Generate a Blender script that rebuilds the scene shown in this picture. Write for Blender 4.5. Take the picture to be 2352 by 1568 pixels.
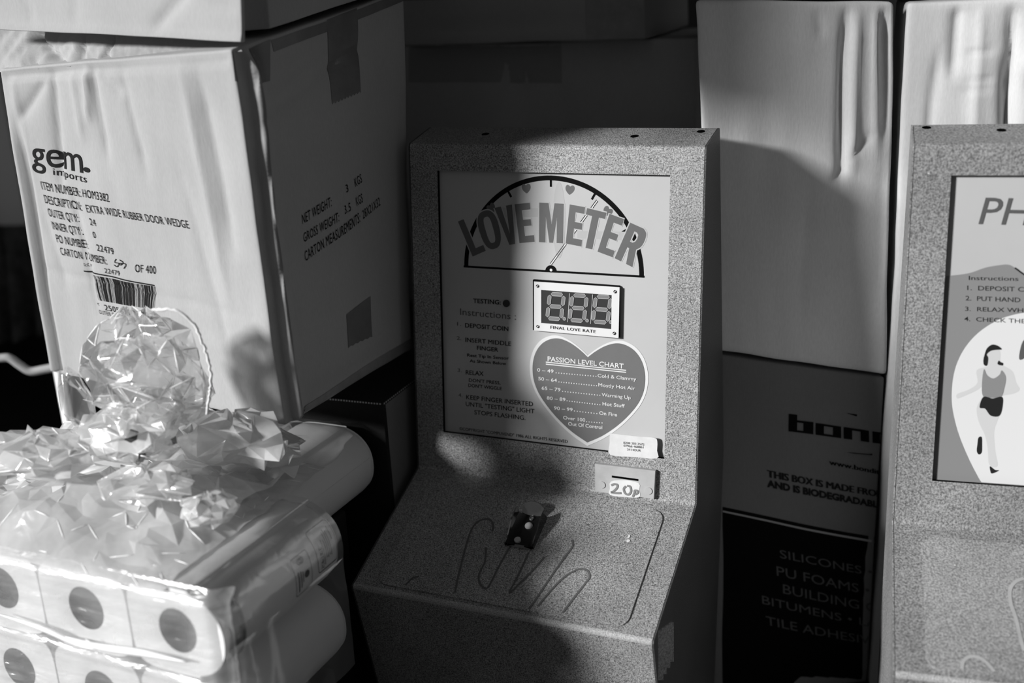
import bpy, bmesh, math, random
from mathutils import Vector, Matrix, noise
from mathutils.geometry import tessellate_polygon
random.seed(7)
for o in list(bpy.data.objects): bpy.data.objects.remove(o)
scene = bpy.context.scene
COL = scene.collection
V = Vector
rad = math.radians

# ------------------------------------------------------------------ camera
CAM_H = 0.60
PITCH, ROLL, FPX = 0.314109, -0.0510717, 2578.982
FWD = V((0, math.cos(PITCH), -math.sin(PITCH)))
_up = V((0, math.sin(PITCH), math.cos(PITCH)))
_rt = V((1, 0, 0))
RGT = _rt * math.cos(ROLL) + _up * math.sin(ROLL)
UPV = -_rt * math.sin(ROLL) + _up * math.cos(ROLL)
EYE = V((0, 0, CAM_H))
cam_data = bpy.data.cameras.new('camera')
cam = bpy.data.objects.new('camera', cam_data)
COL.objects.link(cam)
m = Matrix((RGT, UPV, -FWD)).transposed().to_4x4()
m.translation = EYE
cam.matrix_world = m
cam_data.sensor_width = 36
cam_data.lens = FPX / 2352 * 36
cam_data.clip_start = 0.02
cam_data.dof.use_dof = True
cam_data.dof.focus_distance = .985
cam_data.dof.aperture_fstop = 3.2
cam_data.dof.aperture_blades = 9
scene.camera = cam

# ------------------------------------------------------------------ sky and sun
world = bpy.data.worlds.new('world')
scene.world = world
world.use_nodes = True
world.node_tree.nodes['Background'].inputs[0].default_value = (1, 1, 1, 1)
world.node_tree.nodes['Background'].inputs[1].default_value = 0.082
SUN_DIR = V((.87, .395, -.365)).normalized()
sun_data = bpy.data.lights.new('sun', 'SUN')
sun_data.energy = 5.1
sun_data.angle = rad(8)
sun = bpy.data.objects.new('sun', sun_data)
COL.objects.link(sun)
sun.rotation_euler = SUN_DIR.to_track_quat('-Z', 'Y').to_euler()
sun.location = (-2, 0, 1.5)

scene.view_settings.view_transform = 'Standard'
scene.view_settings.look = 'None'
scene.view_settings.gamma = 1
scene.view_settings.use_curve_mapping = False
scene.view_settings.exposure = 0.0
scene.cycles.transparent_max_bounces = 24

# ------------------------------------------------------------------ pixel and plane helpers
def ray(px, py):
    return (RGT * ((px - 1176) / FPX) - UPV * ((py - 784) / FPX) + FWD).normalized()
def hit(px, py, p0, n):
    d = ray(px, py)
    return EYE + d * ((p0 - EYE).dot(n) / d.dot(n))
def at(px, py, Y):
    d = ray(px, py)
    return EYE + d * (Y / d.y)
def axes(yaw):
    y = rad(yaw)
    return V((math.cos(y), math.sin(y), 0)), V((-math.sin(y), math.cos(y), 0))
def sstep(a, b, x):
    t = min(1, max(0, (x - a) / (b - a)))
    return t * t * (3 - 2 * t)
def lerp(a, b, t): return a + (b - a) * t
def tri(x):
    x = x - math.floor(x)
    return abs(2 * x - 1)
def nz(p): return noise.noise(p)

# ------------------------------------------------------------------ materials
def new_mat(name):
    mt = bpy.data.materials.new(name)
    mt.use_nodes = True
    nt = mt.node_tree
    nt.nodes.clear()
    out = nt.nodes.new('ShaderNodeOutputMaterial')
    return mt, nt, out
def g(v): return (v, v, v, 1)
def principled(nt, out, col=.5, rough=.6, spec=.4, metal=0):
    b = nt.nodes.new('ShaderNodeBsdfPrincipled')
    b.inputs['Base Color'].default_value = g(col)
    b.inputs['Roughness'].default_value = rough
    b.inputs['Specular IOR Level'].default_value = spec
    b.inputs['Metallic'].default_value = metal
    nt.links.new(b.outputs[0], out.inputs[0])
    return b
def coords(nt, scale=(1, 1, 1)):
    tc = nt.nodes.new('ShaderNodeTexCoord')
    mp = nt.nodes.new('ShaderNodeMapping')
    mp.inputs['Scale'].default_value = scale
    nt.links.new(tc.outputs['Object'], mp.inputs[0])
    return mp.outputs[0]
def noise_tex(nt, vec, scale, detail=2, rough=.5):
    n = nt.nodes.new('ShaderNodeTexNoise')
    n.inputs['Scale'].default_value = scale
    n.inputs['Detail'].default_value = detail
    n.inputs['Roughness'].default_value = rough
    nt.links.new(vec, n.inputs['Vector'])
    return n.outputs['Fac']
def ramp(nt, fac, stops):
    r = nt.nodes.new('ShaderNodeValToRGB')
    el = r.color_ramp.elements
    el[0].position, el[0].color = stops[0][0], g(stops[0][1])
    el[1].position, el[1].color = stops[1][0], g(stops[1][1])
    for p, c in stops[2:]:
        e = el.new(p); e.color = g(c)
    nt.links.new(fac, r.inputs[0])
    return r.outputs[0]
def mul(nt, a, b):
    mx = nt.nodes.new('ShaderNodeMixRGB')
    mx.blend_type = 'MULTIPLY'; mx.inputs[0].default_value = 1
    nt.links.new(a, mx.inputs[1]); nt.links.new(b, mx.inputs[2])
    return mx.outputs[0]
def bump(nt, bsdf, height, dist, strength=1.0):
    b = nt.nodes.new('ShaderNodeBump')
    b.inputs['Distance'].default_value = dist
    b.inputs['Strength'].default_value = strength
    nt.links.new(height, b.inputs['Height'])
    nt.links.new(b.outputs[0], bsdf.inputs['Normal'])
def plain(name, col, rough=.6, spec=.4, metal=0):
    mt, nt, out = new_mat(name)
    principled(nt, out, col, rough, spec, metal)
    return mt
def cardboard(name, col, fibre=1.0, spec=.15):
    mt, nt, out = new_mat(name)
    b = principled(nt, out, col, .8, spec)
    v1 = coords(nt, (1, 1, .22))
    f1 = ramp(nt, noise_tex(nt, v1, 900, 3), [(.3, .95), (.7, 1.03)])
    f2 = ramp(nt, noise_tex(nt, coords(nt), 9, 4), [(.3, .93), (.7, 1.04)])
    c = nt.nodes.new('ShaderNodeRGB'); c.outputs[0].default_value = g(col)
    nt.links.new(mul(nt, mul(nt, f1, f2), c.outputs[0]), b.inputs['Base Color'])
    bump(nt, b, noise_tex(nt, v1, 420, 3), .0003 * fibre, .4)
    return mt
def hammertone(name, lo, hi, scale, bd=.0009):
    mt, nt, out = new_mat(name)
    b = principled(nt, out, .1, .42, .55)
    vec = coords(nt)
    f = noise_tex(nt, vec, scale, 3, .6)
    f2 = ramp(nt, noise_tex(nt, vec, 14, 3), [(.3, .85), (.7, 1.1)])
    sp = ramp(nt, noise_tex(nt, vec, 330, 1), [(.80, 0), (.84, .5)])
    base = mul(nt, ramp(nt, f, [(.34, lo), (.66, hi)]), f2)
    ad = nt.nodes.new('ShaderNodeMixRGB'); ad.blend_type = 'ADD'; ad.inputs[0].default_value = 1
    nt.links.new(base, ad.inputs[1]); nt.links.new(sp, ad.inputs[2])
    nt.links.new(ad.outputs[0], b.inputs['Base Color'])
    bump(nt, b, f, bd, .8)
    return mt
def worn(name, col, rough=.4, spec=.4, amt=.12, metal=0, sc=30):
    mt, nt, out = new_mat(name)
    b = principled(nt, out, col, rough, spec, metal)
    f = ramp(nt, noise_tex(nt, coords(nt), sc, 5, .65), [(.3, col * (1 - amt)), (.7, col * (1 + amt))])
    nt.links.new(f, b.inputs['Base Color'])
    return mt
def film_mat(name, haze=.22, gloss=.5, rough=.1, bscale=70, bdist=.004, st=1):
    mt, nt, out = new_mat(name)
    L = nt.links
    vec = coords(nt)
    tr = nt.nodes.new('ShaderNodeBsdfTransparent'); tr.inputs[0].default_value = g(.97)
    gl = nt.nodes.new('ShaderNodeBsdfGlossy'); gl.inputs['Roughness'].default_value = rough
    gl.inputs[0].default_value = g(1)
    di = nt.nodes.new('ShaderNodeBsdfDiffuse'); di.inputs[0].default_value = g(.96)
    tl = nt.nodes.new('ShaderNodeBsdfTranslucent'); tl.inputs[0].default_value = g(.96)
    dm = nt.nodes.new('ShaderNodeMixShader'); dm.inputs[0].default_value = .36
    L.new(di.outputs[0], dm.inputs[1]); L.new(tl.outputs[0], dm.inputs[2])
    vs = coords(nt, (1, 1, st))
    nb = nt.nodes.new('ShaderNodeTexNoise'); nb.inputs['Scale'].default_value = bscale; nb.inputs['Detail'].default_value = 1.5
    nb.inputs['Distortion'].default_value = 1.2
    L.new(vs, nb.inputs['Vector'])
    bm_ = nt.nodes.new('ShaderNodeBump'); bm_.inputs['Distance'].default_value = bdist; bm_.inputs['Strength'].default_value = .6
    L.new(nb.outputs['Fac'], bm_.inputs['Height'])
    for s in (gl, di, tl): L.new(bm_.outputs[0], s.inputs['Normal'])
    lw = nt.nodes.new('ShaderNodeLayerWeight'); lw.inputs[0].default_value = .35
    L.new(bm_.outputs[0], lw.inputs['Normal'])
    r = ramp(nt, lw.outputs['Fresnel'], [(0, .04), (1, gloss)])
    m1 = nt.nodes.new('ShaderNodeMixShader')
    hz = ramp(nt, noise_tex(nt, vec, 16, 4), [(.3, haze * .55), (.7, haze * 1.4)])
    L.new(hz, m1.inputs[0]); L.new(tr.outputs[0], m1.inputs[1]); L.new(dm.outputs[0], m1.inputs[2])
    m2 = nt.nodes.new('ShaderNodeMixShader')
    L.new(r, m2.inputs[0]); L.new(m1.outputs[0], m2.inputs[1]); L.new(gl.outputs[0], m2.inputs[2])
    L.new(m2.outputs[0], out.inputs[0])
    return mt

M = {}
M['kraft'] = cardboard('kraft_cardboard', .43)
M['kraft_pale'] = cardboard('pale_cardboard', .56)
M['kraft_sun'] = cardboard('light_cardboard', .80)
M['kraft_white'] = cardboard('white_cardboard', .60)
M['kraft_mid'] = cardboard('mid_cardboard', .40)
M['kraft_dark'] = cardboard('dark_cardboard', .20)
M['kraft_shade'] = cardboard('brown_cardboard', .12)
M['board_edge'] = cardboard('torn_board_edge', .66)
M['black_card'] = cardboard('black_cardboard', .018)
M['ink'] = plain('printing_ink', .02, .8, .05)
M['ink_grey'] = plain('grey_ink', .10, .7, .1)
M['ink_faint'] = plain('faint_ink', .22, .7, .1)
M['tape'] = worn('brown_tape', .17, .25, .5, .15)
M['tape_clear'] = worn('glossy_tape', .26, .15, .6, .2)
M['hammer'] = hammertone('hammered_paint', .05, .52, 950, .0006)
M['hammer_pale'] = hammertone('pale_hammered_paint', .11, .40, 620, .0006)
M['hammer_plate'] = hammertone('plate_hammered_paint', .17, .46, 620, .0006)
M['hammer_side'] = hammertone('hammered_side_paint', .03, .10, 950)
M['panel'] = worn('backlit_plastic_panel', .50, .32, .45, .04, sc=8)
M['panel_light'] = plain('white_plastic', .72, .35, .4)
M['panel_grey'] = plain('grey_print', .24, .5, .3)
M['title'] = worn('title_grey_print', .12, .45, .3, .06)
M['heart'] = worn('heart_grey_print', .155, .4, .3, .06)
M['ghost'] = plain('ghost_print', .43, .4, .4)
M['black'] = plain('black_paint', .005, .7, .05)
M['black_gloss'] = plain('black_gloss', .01, .12, .5)
M['smoke'] = plain('smoked_display', .045, .15, .6)
M['segment'] = plain('segment_plastic', .20, .4, .4)
M['segment_rim'] = plain('segment_rim', .42, .4, .4)
M['chrome'] = plain('chrome', .55, .1, .5, 1)
M['chrome_dark'] = plain('dark_chrome', .04, .12, .6, .6)
M['alu'] = worn('brushed_plate', .42, .45, .5, .1, sc=60)
M['sticker'] = worn('worn_paper_label', .66, .6, .2, .1, sc=60)
M['paper'] = worn('tissue_paper', .90, .9, .05, .03, sc=20)
M['paper_wrap'] = worn('roll_wrapping', .92, .35, .4, .03, sc=20)
def paper(name, col, rough, spec, tr):
    mt, nt, out = new_mat(name)
    b = principled(nt, out, col, rough, spec)
    t = nt.nodes.new('ShaderNodeBsdfTranslucent'); t.inputs[0].default_value = g(col)
    mx = nt.nodes.new('ShaderNodeMixShader'); mx.inputs[0].default_value = tr
    nt.links.new(b.outputs[0], mx.inputs[1]); nt.links.new(t.outputs[0], mx.inputs[2]); nt.links.new(mx.outputs[0], out.inputs[0])
    return mt
M['paper_wrap'] = paper('roll_wrapping_paper', .95, .35, .4, .35)
M['core'] = plain('cardboard_core', .05, .8, .1)
M['film'] = film_mat('clear_film', .70, .5, .13, 60, .0010)
M['film_dense'] = film_mat('layered_film', .93, .45, .15, 60, .0010)
M['film_tuft'] = film_mat('tuft_film', .20, .6, .11, 60, .0010)
M['film_side'] = film_mat('snug_film', .10, .20, .12, 50, .0005)
M['film_front'] = film_mat('stretched_film', .32, .34, .22, 60, .0011, 5)
M['film_dark'] = film_mat('thin_film', .09, .45, .12, 50, .0006)
M['film_white'] = plain('glint_and_plain_white', .95, .25, .6)  # white for the painted film glints; also the hem, post and board
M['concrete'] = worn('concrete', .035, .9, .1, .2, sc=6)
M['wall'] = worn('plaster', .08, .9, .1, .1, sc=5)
M['cloth'] = worn('dark_cloth', .09, .95, .05, .5, sc=25)
M['bend_highlight'] = hammertone('bend_highlight_paint', .22, .60, 950)  # pale colour carrying the bend's edge highlight and wear
M['metal_pale'] = plain('pale_metal', .45, .35, .5)
M['hole'] = plain('hole_black', .003, .9, 0)
M['skin'] = plain('printed_skin', .60, .45, .3)
M['pen'] = plain('marker_pen', .12, .7, .1)

# ------------------------------------------------------------------ object helpers
ROOTM = {}
def link(o): COL.objects.link(o); return o
def mesh_obj(name, verts, faces, mat, parent=None, smooth=False, kind=None, label=None):
    me = bpy.data.meshes.new(name)
    root = parent
    while root is not None and root.parent is not None: root = root.parent
    if root is not None and root.name in ROOTM:
        inv = ROOTM[root.name].inverted()
        verts = [inv @ V(v) for v in verts]
    me.from_pydata([tuple(v) for v in verts], [], faces)
    me.update()
    if smooth: me.polygons.foreach_set('use_smooth', [True] * len(me.polygons))
    me.materials.append(mat)
    o = bpy.data.objects.new(name, me)
    link(o)
    if parent is not None: o.parent = parent
    if kind: o['kind'] = kind
    if label: o['label'] = label
    return o
def thing(name, label, cat, mat4, group=None):
    if not isinstance(mat4, Matrix): mat4 = Matrix.Translation(V(mat4))
    o = bpy.data.objects.new(name, None)
    o.empty_display_size = .02
    link(o)
    o.matrix_world = mat4
    o['label'] = label; o['category'] = cat
    if group: o['group'] = group
    ROOTM[o.name] = mat4
    return o
def tag(o, label, cat, group=None):
    o['label'] = label; o['category'] = cat
    if group: o['group'] = group
    return o
class MB:
    def __init__(s): s.v = []; s.f = []
    def add(s, vs, fs):
        b = len(s.v); s.v += [V(q) for q in vs]; s.f += [tuple(i + b for i in q) for q in fs]
    def box(s, o, ax, ay, az):
        c = [o + ax * i + ay * j + az * k for k in (0, 1) for j in (0, 1) for i in (0, 1)]
        s.add(c, [(0, 2, 3, 1), (4, 5, 7, 6), (0, 1, 5, 4), (2, 6, 7, 3), (0, 4, 6, 2), (1, 3, 7, 5)])
    def tube(s, pts, r, n=10, cap=True, closed=False):
        pts = [V(p) for p in pts]; L = len(pts); rings = []
        for i, p in enumerate(pts):
            a = pts[(i - 1) % L] if (i or closed) else pts[0]
            b = pts[(i + 1) % L] if (i < L - 1 or closed) else pts[-1]
            t = (b - a).normalized()
            u = t.orthogonal().normalized() if not rings else (u - t * u.dot(t)).normalized()
            w = t.cross(u)
            rr = r[i] if isinstance(r, (list, tuple)) else r
            rings.append([p + (u * math.cos(k * math.tau / n) + w * math.sin(k * math.tau / n)) * rr for k in range(n)])
        vs = [q for ring in rings for q in ring]; fs = []
        for i in range(L if closed else L - 1):
            j = (i + 1) % L
            for k in range(n):
                fs.append((i * n + k, i * n + (k + 1) % n, j * n + (k + 1) % n, j * n + k))
        if cap and not closed: fs += [tuple(range(n))[::-1], tuple((L - 1) * n + k for k in range(n))]
        s.add(vs, fs)
    def grid(s, nu, nv, fn):
        vs = [fn(i / nu, j / nv) for j in range(nv + 1) for i in range(nu + 1)]
        fs = [(j * (nu + 1) + i, j * (nu + 1) + i + 1, (j + 1) * (nu + 1) + i + 1, (j + 1) * (nu + 1) + i) for j in range(nv) for i in range(nu)]
        s.add(vs, fs)
    def build(s, name, mat, parent=None, smooth=False, **k):
        return mesh_obj(name, s.v, s.f, mat, parent, smooth, **k)

# flat polygon with thickness: list of 2-D points on a surface object
def slab(mb, surf, pts, off, thick=0, sub=0, holes=()):
    """pts: counter-clockwise 2-D outline on surf, lifted to off, with side walls down to off-thick"""
    n = len(pts)
    if sub:
        out = []
        for i in range(n):
            a, b = V(pts[i]), V(pts[(i + 1) % n])
            k = max(1, int((b - a).length / sub))
            out += [a.lerp(b, t / k) for t in range(k)]
        pts = out; n = len(pts)
    loops = [list(pts)] + [list(h) for h in holes]
    tris = tessellate_polygon([[V((p[0], p[1], 0)) for p in lp] for lp in loops])
    flat = [p for lp in loops for p in lp]
    def ccw(t):
        a, b, c = (flat[i] for i in t)
        return t if (b[0] - a[0]) * (c[1] - a[1]) - (b[1] - a[1]) * (c[0] - a[0]) > 0 else t[::-1]
    mb.add([surf.pt(p[0], p[1], off) for p in flat], [tuple(ccw(t)) for t in tris])
    if thick:
        top = [surf.pt(p[0], p[1], off) for p in pts]; bot = [surf.pt(p[0], p[1], off - thick) for p in pts]
        mb.add(top + bot, [(i, i + n, (i + 1) % n + n, (i + 1) % n) for i in range(n)])
def stroke(mb, surf, pts, w, off, closed=False):
    P = [V(p) for p in pts]; n = len(P)
    L = []; R = []
    for i in range(n):
        a = P[(i - 1) % n] if (i or closed) else P[i]
        b = P[(i + 1) % n] if (i < n - 1 or closed) else P[i]
        t = (b - a).normalized(); q = V((-t.y, t.x)) * (w / 2)
        L.append(P[i] + q); R.append(P[i] - q)
    vs = [surf.pt(p.x, p.y, off) for p in L] + [surf.pt(p.x, p.y, off) for p in R]
    fs = []
    for i in range(n if closed else n - 1):
        j = (i + 1) % n
        fs.append((i, i + n, j + n, j))
    mb.add(vs, fs)
def disc_pts(c, r, n=24, ry=None, a0=0):
    return [(c[0] + r * math.cos(a0 + k * math.tau / n), c[1] + (ry or r) * math.sin(a0 + k * math.tau / n)) for k in range(n)]
def rrect(x0, y0, x1, y1, r, n=6):
    out = []
    for cx, cy, a in ((x1 - r, y1 - r, 0), (x0 + r, y1 - r, 90), (x0 + r, y0 + r, 180), (x1 - r, y0 + r, 270)):
        out += [(cx + r * math.cos(rad(a + 90 * k / n)), cy + r * math.sin(rad(a + 90 * k / n))) for k in range(n + 1)]
    return out
def spline(pts, n=8, closed=False):
    P = [V(p) for p in pts]; L = len(P); out = []
    for i in range(L if closed else L - 1):
        if closed: a, b, c, d = P[i - 1], P[i], P[(i + 1) % L], P[(i + 2) % L]
        else: a, b, c, d = P[max(i - 1, 0)], P[i], P[i + 1], P[min(i + 2, L - 1)]
        for k in range(n):
            t = k / n
            out.append(.5 * ((2 * b) + (c - a) * t + (2 * a - 5 * b + 4 * c - d) * t * t + (3 * b - a - 3 * c + d) * t ** 3))
    if not closed: out.append(P[-1])
    return out

# ------------------------------------------------------------------ lettering
_tc = {}
def text_geo(s, bold=0.0, space=1.0, res=3, fine=0):
    key = (s, bold, space, res, fine)
    if key in _tc: return _tc[key]
    cu = bpy.data.curves.new('t', 'FONT')
    cu.body = s; cu.offset = bold; cu.space_character = space; cu.resolution_u = res
    cu.fill_mode = 'FRONT'
    o = bpy.data.objects.new('t', cu); link(o)
    dg = bpy.context.evaluated_depsgraph_get()
    me = bpy.data.meshes.new_from_object(o.evaluated_get(dg))
    bm = bmesh.new(); bm.from_mesh(me)
    bmesh.ops.triangulate(bm, faces=bm.faces[:])
    if fine:
        for _ in range(3):
            e = [q for q in bm.edges if q.calc_length() > fine]
            if e: bmesh.ops.subdivide_edges(bm, edges=e, cuts=1); bmesh.ops.triangulate(bm, faces=bm.faces[:])
    bm.verts.index_update()
    vs = [(v.co.x, v.co.y) for v in bm.verts]; fs = [tuple(v.index for v in f.verts) for f in bm.faces]
    bm.free()
    bpy.data.objects.remove(o); bpy.data.meshes.remove(me); bpy.data.curves.remove(cu)
    x0 = min(v[0] for v in vs); x1 = max(v[0] for v in vs)
    r = ([((x - x0) / (x1 - x0), y) for x, y in vs], fs, x1 - x0)
    _tc[key] = r
    return r
_h = text_geo('H')
CAPH = max(v[1] for v in _h[0])
def put_text(mb, surf, s, bl, br, tl, off=.0003, bold=0.0, space=1.0, res=3, fine=0, pix=True):
    """baseline-left, baseline-right and cap-top-left points on the surface"""
    shifts = (0,)
    if bold > .004 and any(c in s for c in 'MWmw&'): shifts, bold = (-bold, -bold / 2, 0, bold / 2, bold), 0
    vs, fs, wd = text_geo(s, bold, space, res, fine)
    if pix: bl, br, tl = surf.px(*bl), surf.px(*br), surf.px(*tl)
    bl, br, tl = V(bl), V(br), V(tl)
    ex, ey = br - bl, tl - bl
    for k, sh in enumerate(shifts):
        out = []
        for x, y in vs:
            q = bl + ex * (x + sh / wd) + ey * (y / CAPH)
            out.append(surf.pt(q.x, q.y, off + k * .00002))
        mb.add(out, fs)
class Plane:
    """flat surface with metric coordinates"""
    def __init__(s, p0, u, v):
        s.p0, s.u, s.v = V(p0), V(u).normalized(), V(v).normalized()
        s.n = s.u.cross(s.v).normalized()
    def pt(s, a, b, off=0): return s.p0 + s.u * a + s.v * b + s.n * off
    def px(s, x, y):
        q = hit(x, y, s.p0, s.n) - s.p0
        return (q.dot(s.u), q.dot(s.v))

# ------------------------------------------------------------------ cartons
def edge_list(L, r, step, fine=0, lo=0):
    n = max(2, int((L - 2 * r) / step))
    a = [0, r * .35, r]
    b = [r + (L - 2 * r) * k / n for k in range(1, n)]
    if fine:
        b = [q for q in b if q < L - fine - step * .5]
        k = int((fine - r) / .0011)
        b += [L - fine + (fine - r) * i / k for i in range(k)]
    if lo:
        b = [q for q in b if q > lo + step * .5]
        k = int((lo - r) / .0011)
        b = [r + (lo - r) * (i + 1) / k for i in range(k)] + b
    return [q / L for q in a + b + [L - r, L - r * .35, L]]
class Carton:
    FN = {'front': (1, 0), 'back': (1, 1), 'left': (0, 0), 'right': (0, 1), 'bottom': (2, 0), 'top': (2, 1)}
    def __init__(s, c, r=.003, disp=None, wob=.0015, seed=0, nscale=1.0):
        # c[(i,j,k)] corners, i right, j back, k up
        s.c = c; s.r = r; s.disp = disp or {}; s.wob = wob; s.seed = seed; s.ns = nscale
        s.d = ((c[1, 0, 0] - c[0, 0, 0]).length, (c[0, 1, 0] - c[0, 0, 0]).length, (c[0, 0, 1] - c[0, 0, 0]).length)
        s.n = {}
        for f, (ax, sd) in s.FN.items():
            q = [c[k] for k in sorted(c) if k[ax] == sd]
            nn = (q[3] - q[0]).cross(q[2] - q[1]).normalized()
            ctr = sum(q, V()) / 4; mid = sum(c.values(), V()) / 8
            s.n[f] = nn if nn.dot(ctr - mid) > 0 else -nn
    def tl(s, x, y, z):
        o = V()
        for (i, j, k), p in s.c.items():
            o += p * ((x if i else 1 - x) * (y if j else 1 - y) * (z if k else 1 - z))
        return o
    def P(s, face, x, y, z, off=0):
        p = (x * s.d[0], y * s.d[1], z * s.d[2])
        q = [min(max(p[i], s.r), s.d[i] - s.r) for i in range(3)]
        dv = V([p[i] - q[i] for i in range(3)])
        if dv.length > 1e-9: dv = dv.normalized() * s.r
        w = s.tl(*[(q[i] + dv[i]) / s.d[i] for i in range(3)])
        sv = V((s.seed * 3.1, s.seed * 1.7, s.seed))
        w = w + s.wob * noise.noise_vector(w * 9 * s.ns + sv) + s.wob * .5 * noise.noise_vector(w * 23 * s.ns + sv)
        ax = s.FN[face][0]
        ab = [(p[i], s.d[i]) for i in range(3) if i != ax]
        fn = s.disp.get(face)
        dd = off
        if fn:
            e = min(ab[0][0], ab[0][1] - ab[0][0], ab[1][0], ab[1][1] - ab[1][0])
            dd += fn(ab[0][0], ab[1][0], sstep(0, .014, e))
        return w + s.n[face] * dd
    def mesh(s, name, mat, parent, step=.006, fine=0, lo=0, **k):
        G = [edge_list(s.d[i], s.r, step, fine if i == 0 else 0, lo if i == 1 else 0) for i in range(3)]
        idx = {}; vs = []; fs = []
        def vid(face, i, j, kk):
            key = (i, j, kk)
            if key not in idx:
                idx[key] = len(vs); vs.append(s.P(face, G[0][i], G[1][j], G[2][kk]))
            return idx[key]
        N = [len(q) - 1 for q in G]
        for face, (ax, sd) in s.FN.items():
            a, b = [i for i in range(3) if i != ax]
            flip = (sd == 1) != (ax == 1)
            for i in range(N[a]):
                for j in range(N[b]):
                    quad = []
                    for da, db in ((0, 0), (1, 0), (1, 1), (0, 1)):
                        ii = [0, 0, 0]; ii[ax] = N[ax] * sd; ii[a] = i + da; ii[b] = j + db
                        quad.append(vid(face, *ii))
                    fs.append(tuple(quad if flip else quad[::-1]))
        return mesh_obj(name, vs, fs, mat, parent, True, **k)
    def face(s, f): return FaceSurf(s, f)
class FaceSurf:
    """metric coordinates on one carton face"""
    def __init__(s, c, f):
        s.cn, s.f = c, f
        s.ax, s.sd = Carton.FN[f]
        s.a, s.b = [i for i in range(3) if i != s.ax]
        s.La, s.Lb = c.d[s.a], c.d[s.b]
    def loc(s, a, b):
        q = [0, 0, 0]; q[s.ax] = s.sd; q[s.a] = a / s.La; q[s.b] = b / s.Lb
        return q
    def pt(s, a, b, off=0):
        return s.cn.P(s.f, *s.loc(a, b), off=off)
    def px(s, x, y):
        a, b = s.La / 2, s.Lb / 2
        d = ray(x, y)
        for _ in range(12):
            p = s.cn.tl(*s.loc(a, b)); pa = (s.cn.tl(*s.loc(a + .001, b)) - p) / .001; pb = (s.cn.tl(*s.loc(a, b + .001)) - p) / .001
            # solve p + pa*da + pb*db - EYE = d*t
            mm = Matrix((pa, pb, -d)).transposed()
            sol = mm.inverted() @ (EYE - p)
            a += sol.x; b += sol.y
        return (a, b)
def box_corners(fbr, yaw, w, dp, h, tilt=0):
    ux, uy = axes(yaw); uz = V((0, 0, 1))
    return {(i, j, k): fbr - ux * w * (1 - i) + uy * dp * j + uz * h * k for i in (0, 1) for j in (0, 1) for k in (0, 1)}
def patch(mb, surf, tl, tr, br, bl, off, nu=10, nv=10, jag=0, pix=True):
    q = [V(surf.px(*p)) if pix else V(p) for p in (tl, tr, br, bl)]
    def fn(u, v):
        p = (q[3] * (1 - u) + q[2] * u) * (1 - v) + (q[0] * (1 - u) + q[1] * u) * v
        if jag and v == 0: p = p + V((0, jag if int(round(u * nu)) % 2 else 0))
        return surf.pt(p.x, p.y, off)
    mb.grid(nu, nv, fn)
def crease(x, y, x0, y0, x1, y1, w, d):
    dx, dy = x1 - x0, y1 - y0
    L2 = dx * dx + dy * dy
    t = min(1, max(0, ((x - x0) * dx + (y - y0) * dy) / L2))
    ex, ey = x - x0 - t * dx, y - y0 - t * dy
    fade = min(1, 4 * t + .25) * min(1, 4 * (1 - t) + .05)
    return -d * 1.7 * fade * math.exp(-math.sqrt(ex * ex + ey * ey + w * w * .02) / w * 1.25)
# ------------------------------------------------------------------ the place
def struct(name, mb, mat):
    o = mb.build(name, mat); o['kind'] = 'structure'
    return o
b = MB(); FL0 = -.13
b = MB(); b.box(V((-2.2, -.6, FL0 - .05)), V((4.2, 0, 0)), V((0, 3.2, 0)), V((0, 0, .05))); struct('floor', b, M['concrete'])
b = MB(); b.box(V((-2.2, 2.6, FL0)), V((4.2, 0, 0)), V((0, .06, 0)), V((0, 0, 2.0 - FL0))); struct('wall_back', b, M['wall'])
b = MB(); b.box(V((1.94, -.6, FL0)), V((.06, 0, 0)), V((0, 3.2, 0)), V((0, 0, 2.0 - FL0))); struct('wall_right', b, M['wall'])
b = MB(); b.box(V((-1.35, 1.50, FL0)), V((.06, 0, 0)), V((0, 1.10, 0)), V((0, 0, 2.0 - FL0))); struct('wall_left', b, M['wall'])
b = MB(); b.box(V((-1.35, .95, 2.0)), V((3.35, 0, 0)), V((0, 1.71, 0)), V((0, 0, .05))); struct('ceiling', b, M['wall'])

b = MB(); b.box(V((-.33, .742, .678)), V((.06, 0, 0)), V((0, .19, 0)), V((0, 0, 1.345))); struct('shade_block_1', b, M['wall'])  # unseen box added to shade the upper left of the big right-hand carton

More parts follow.
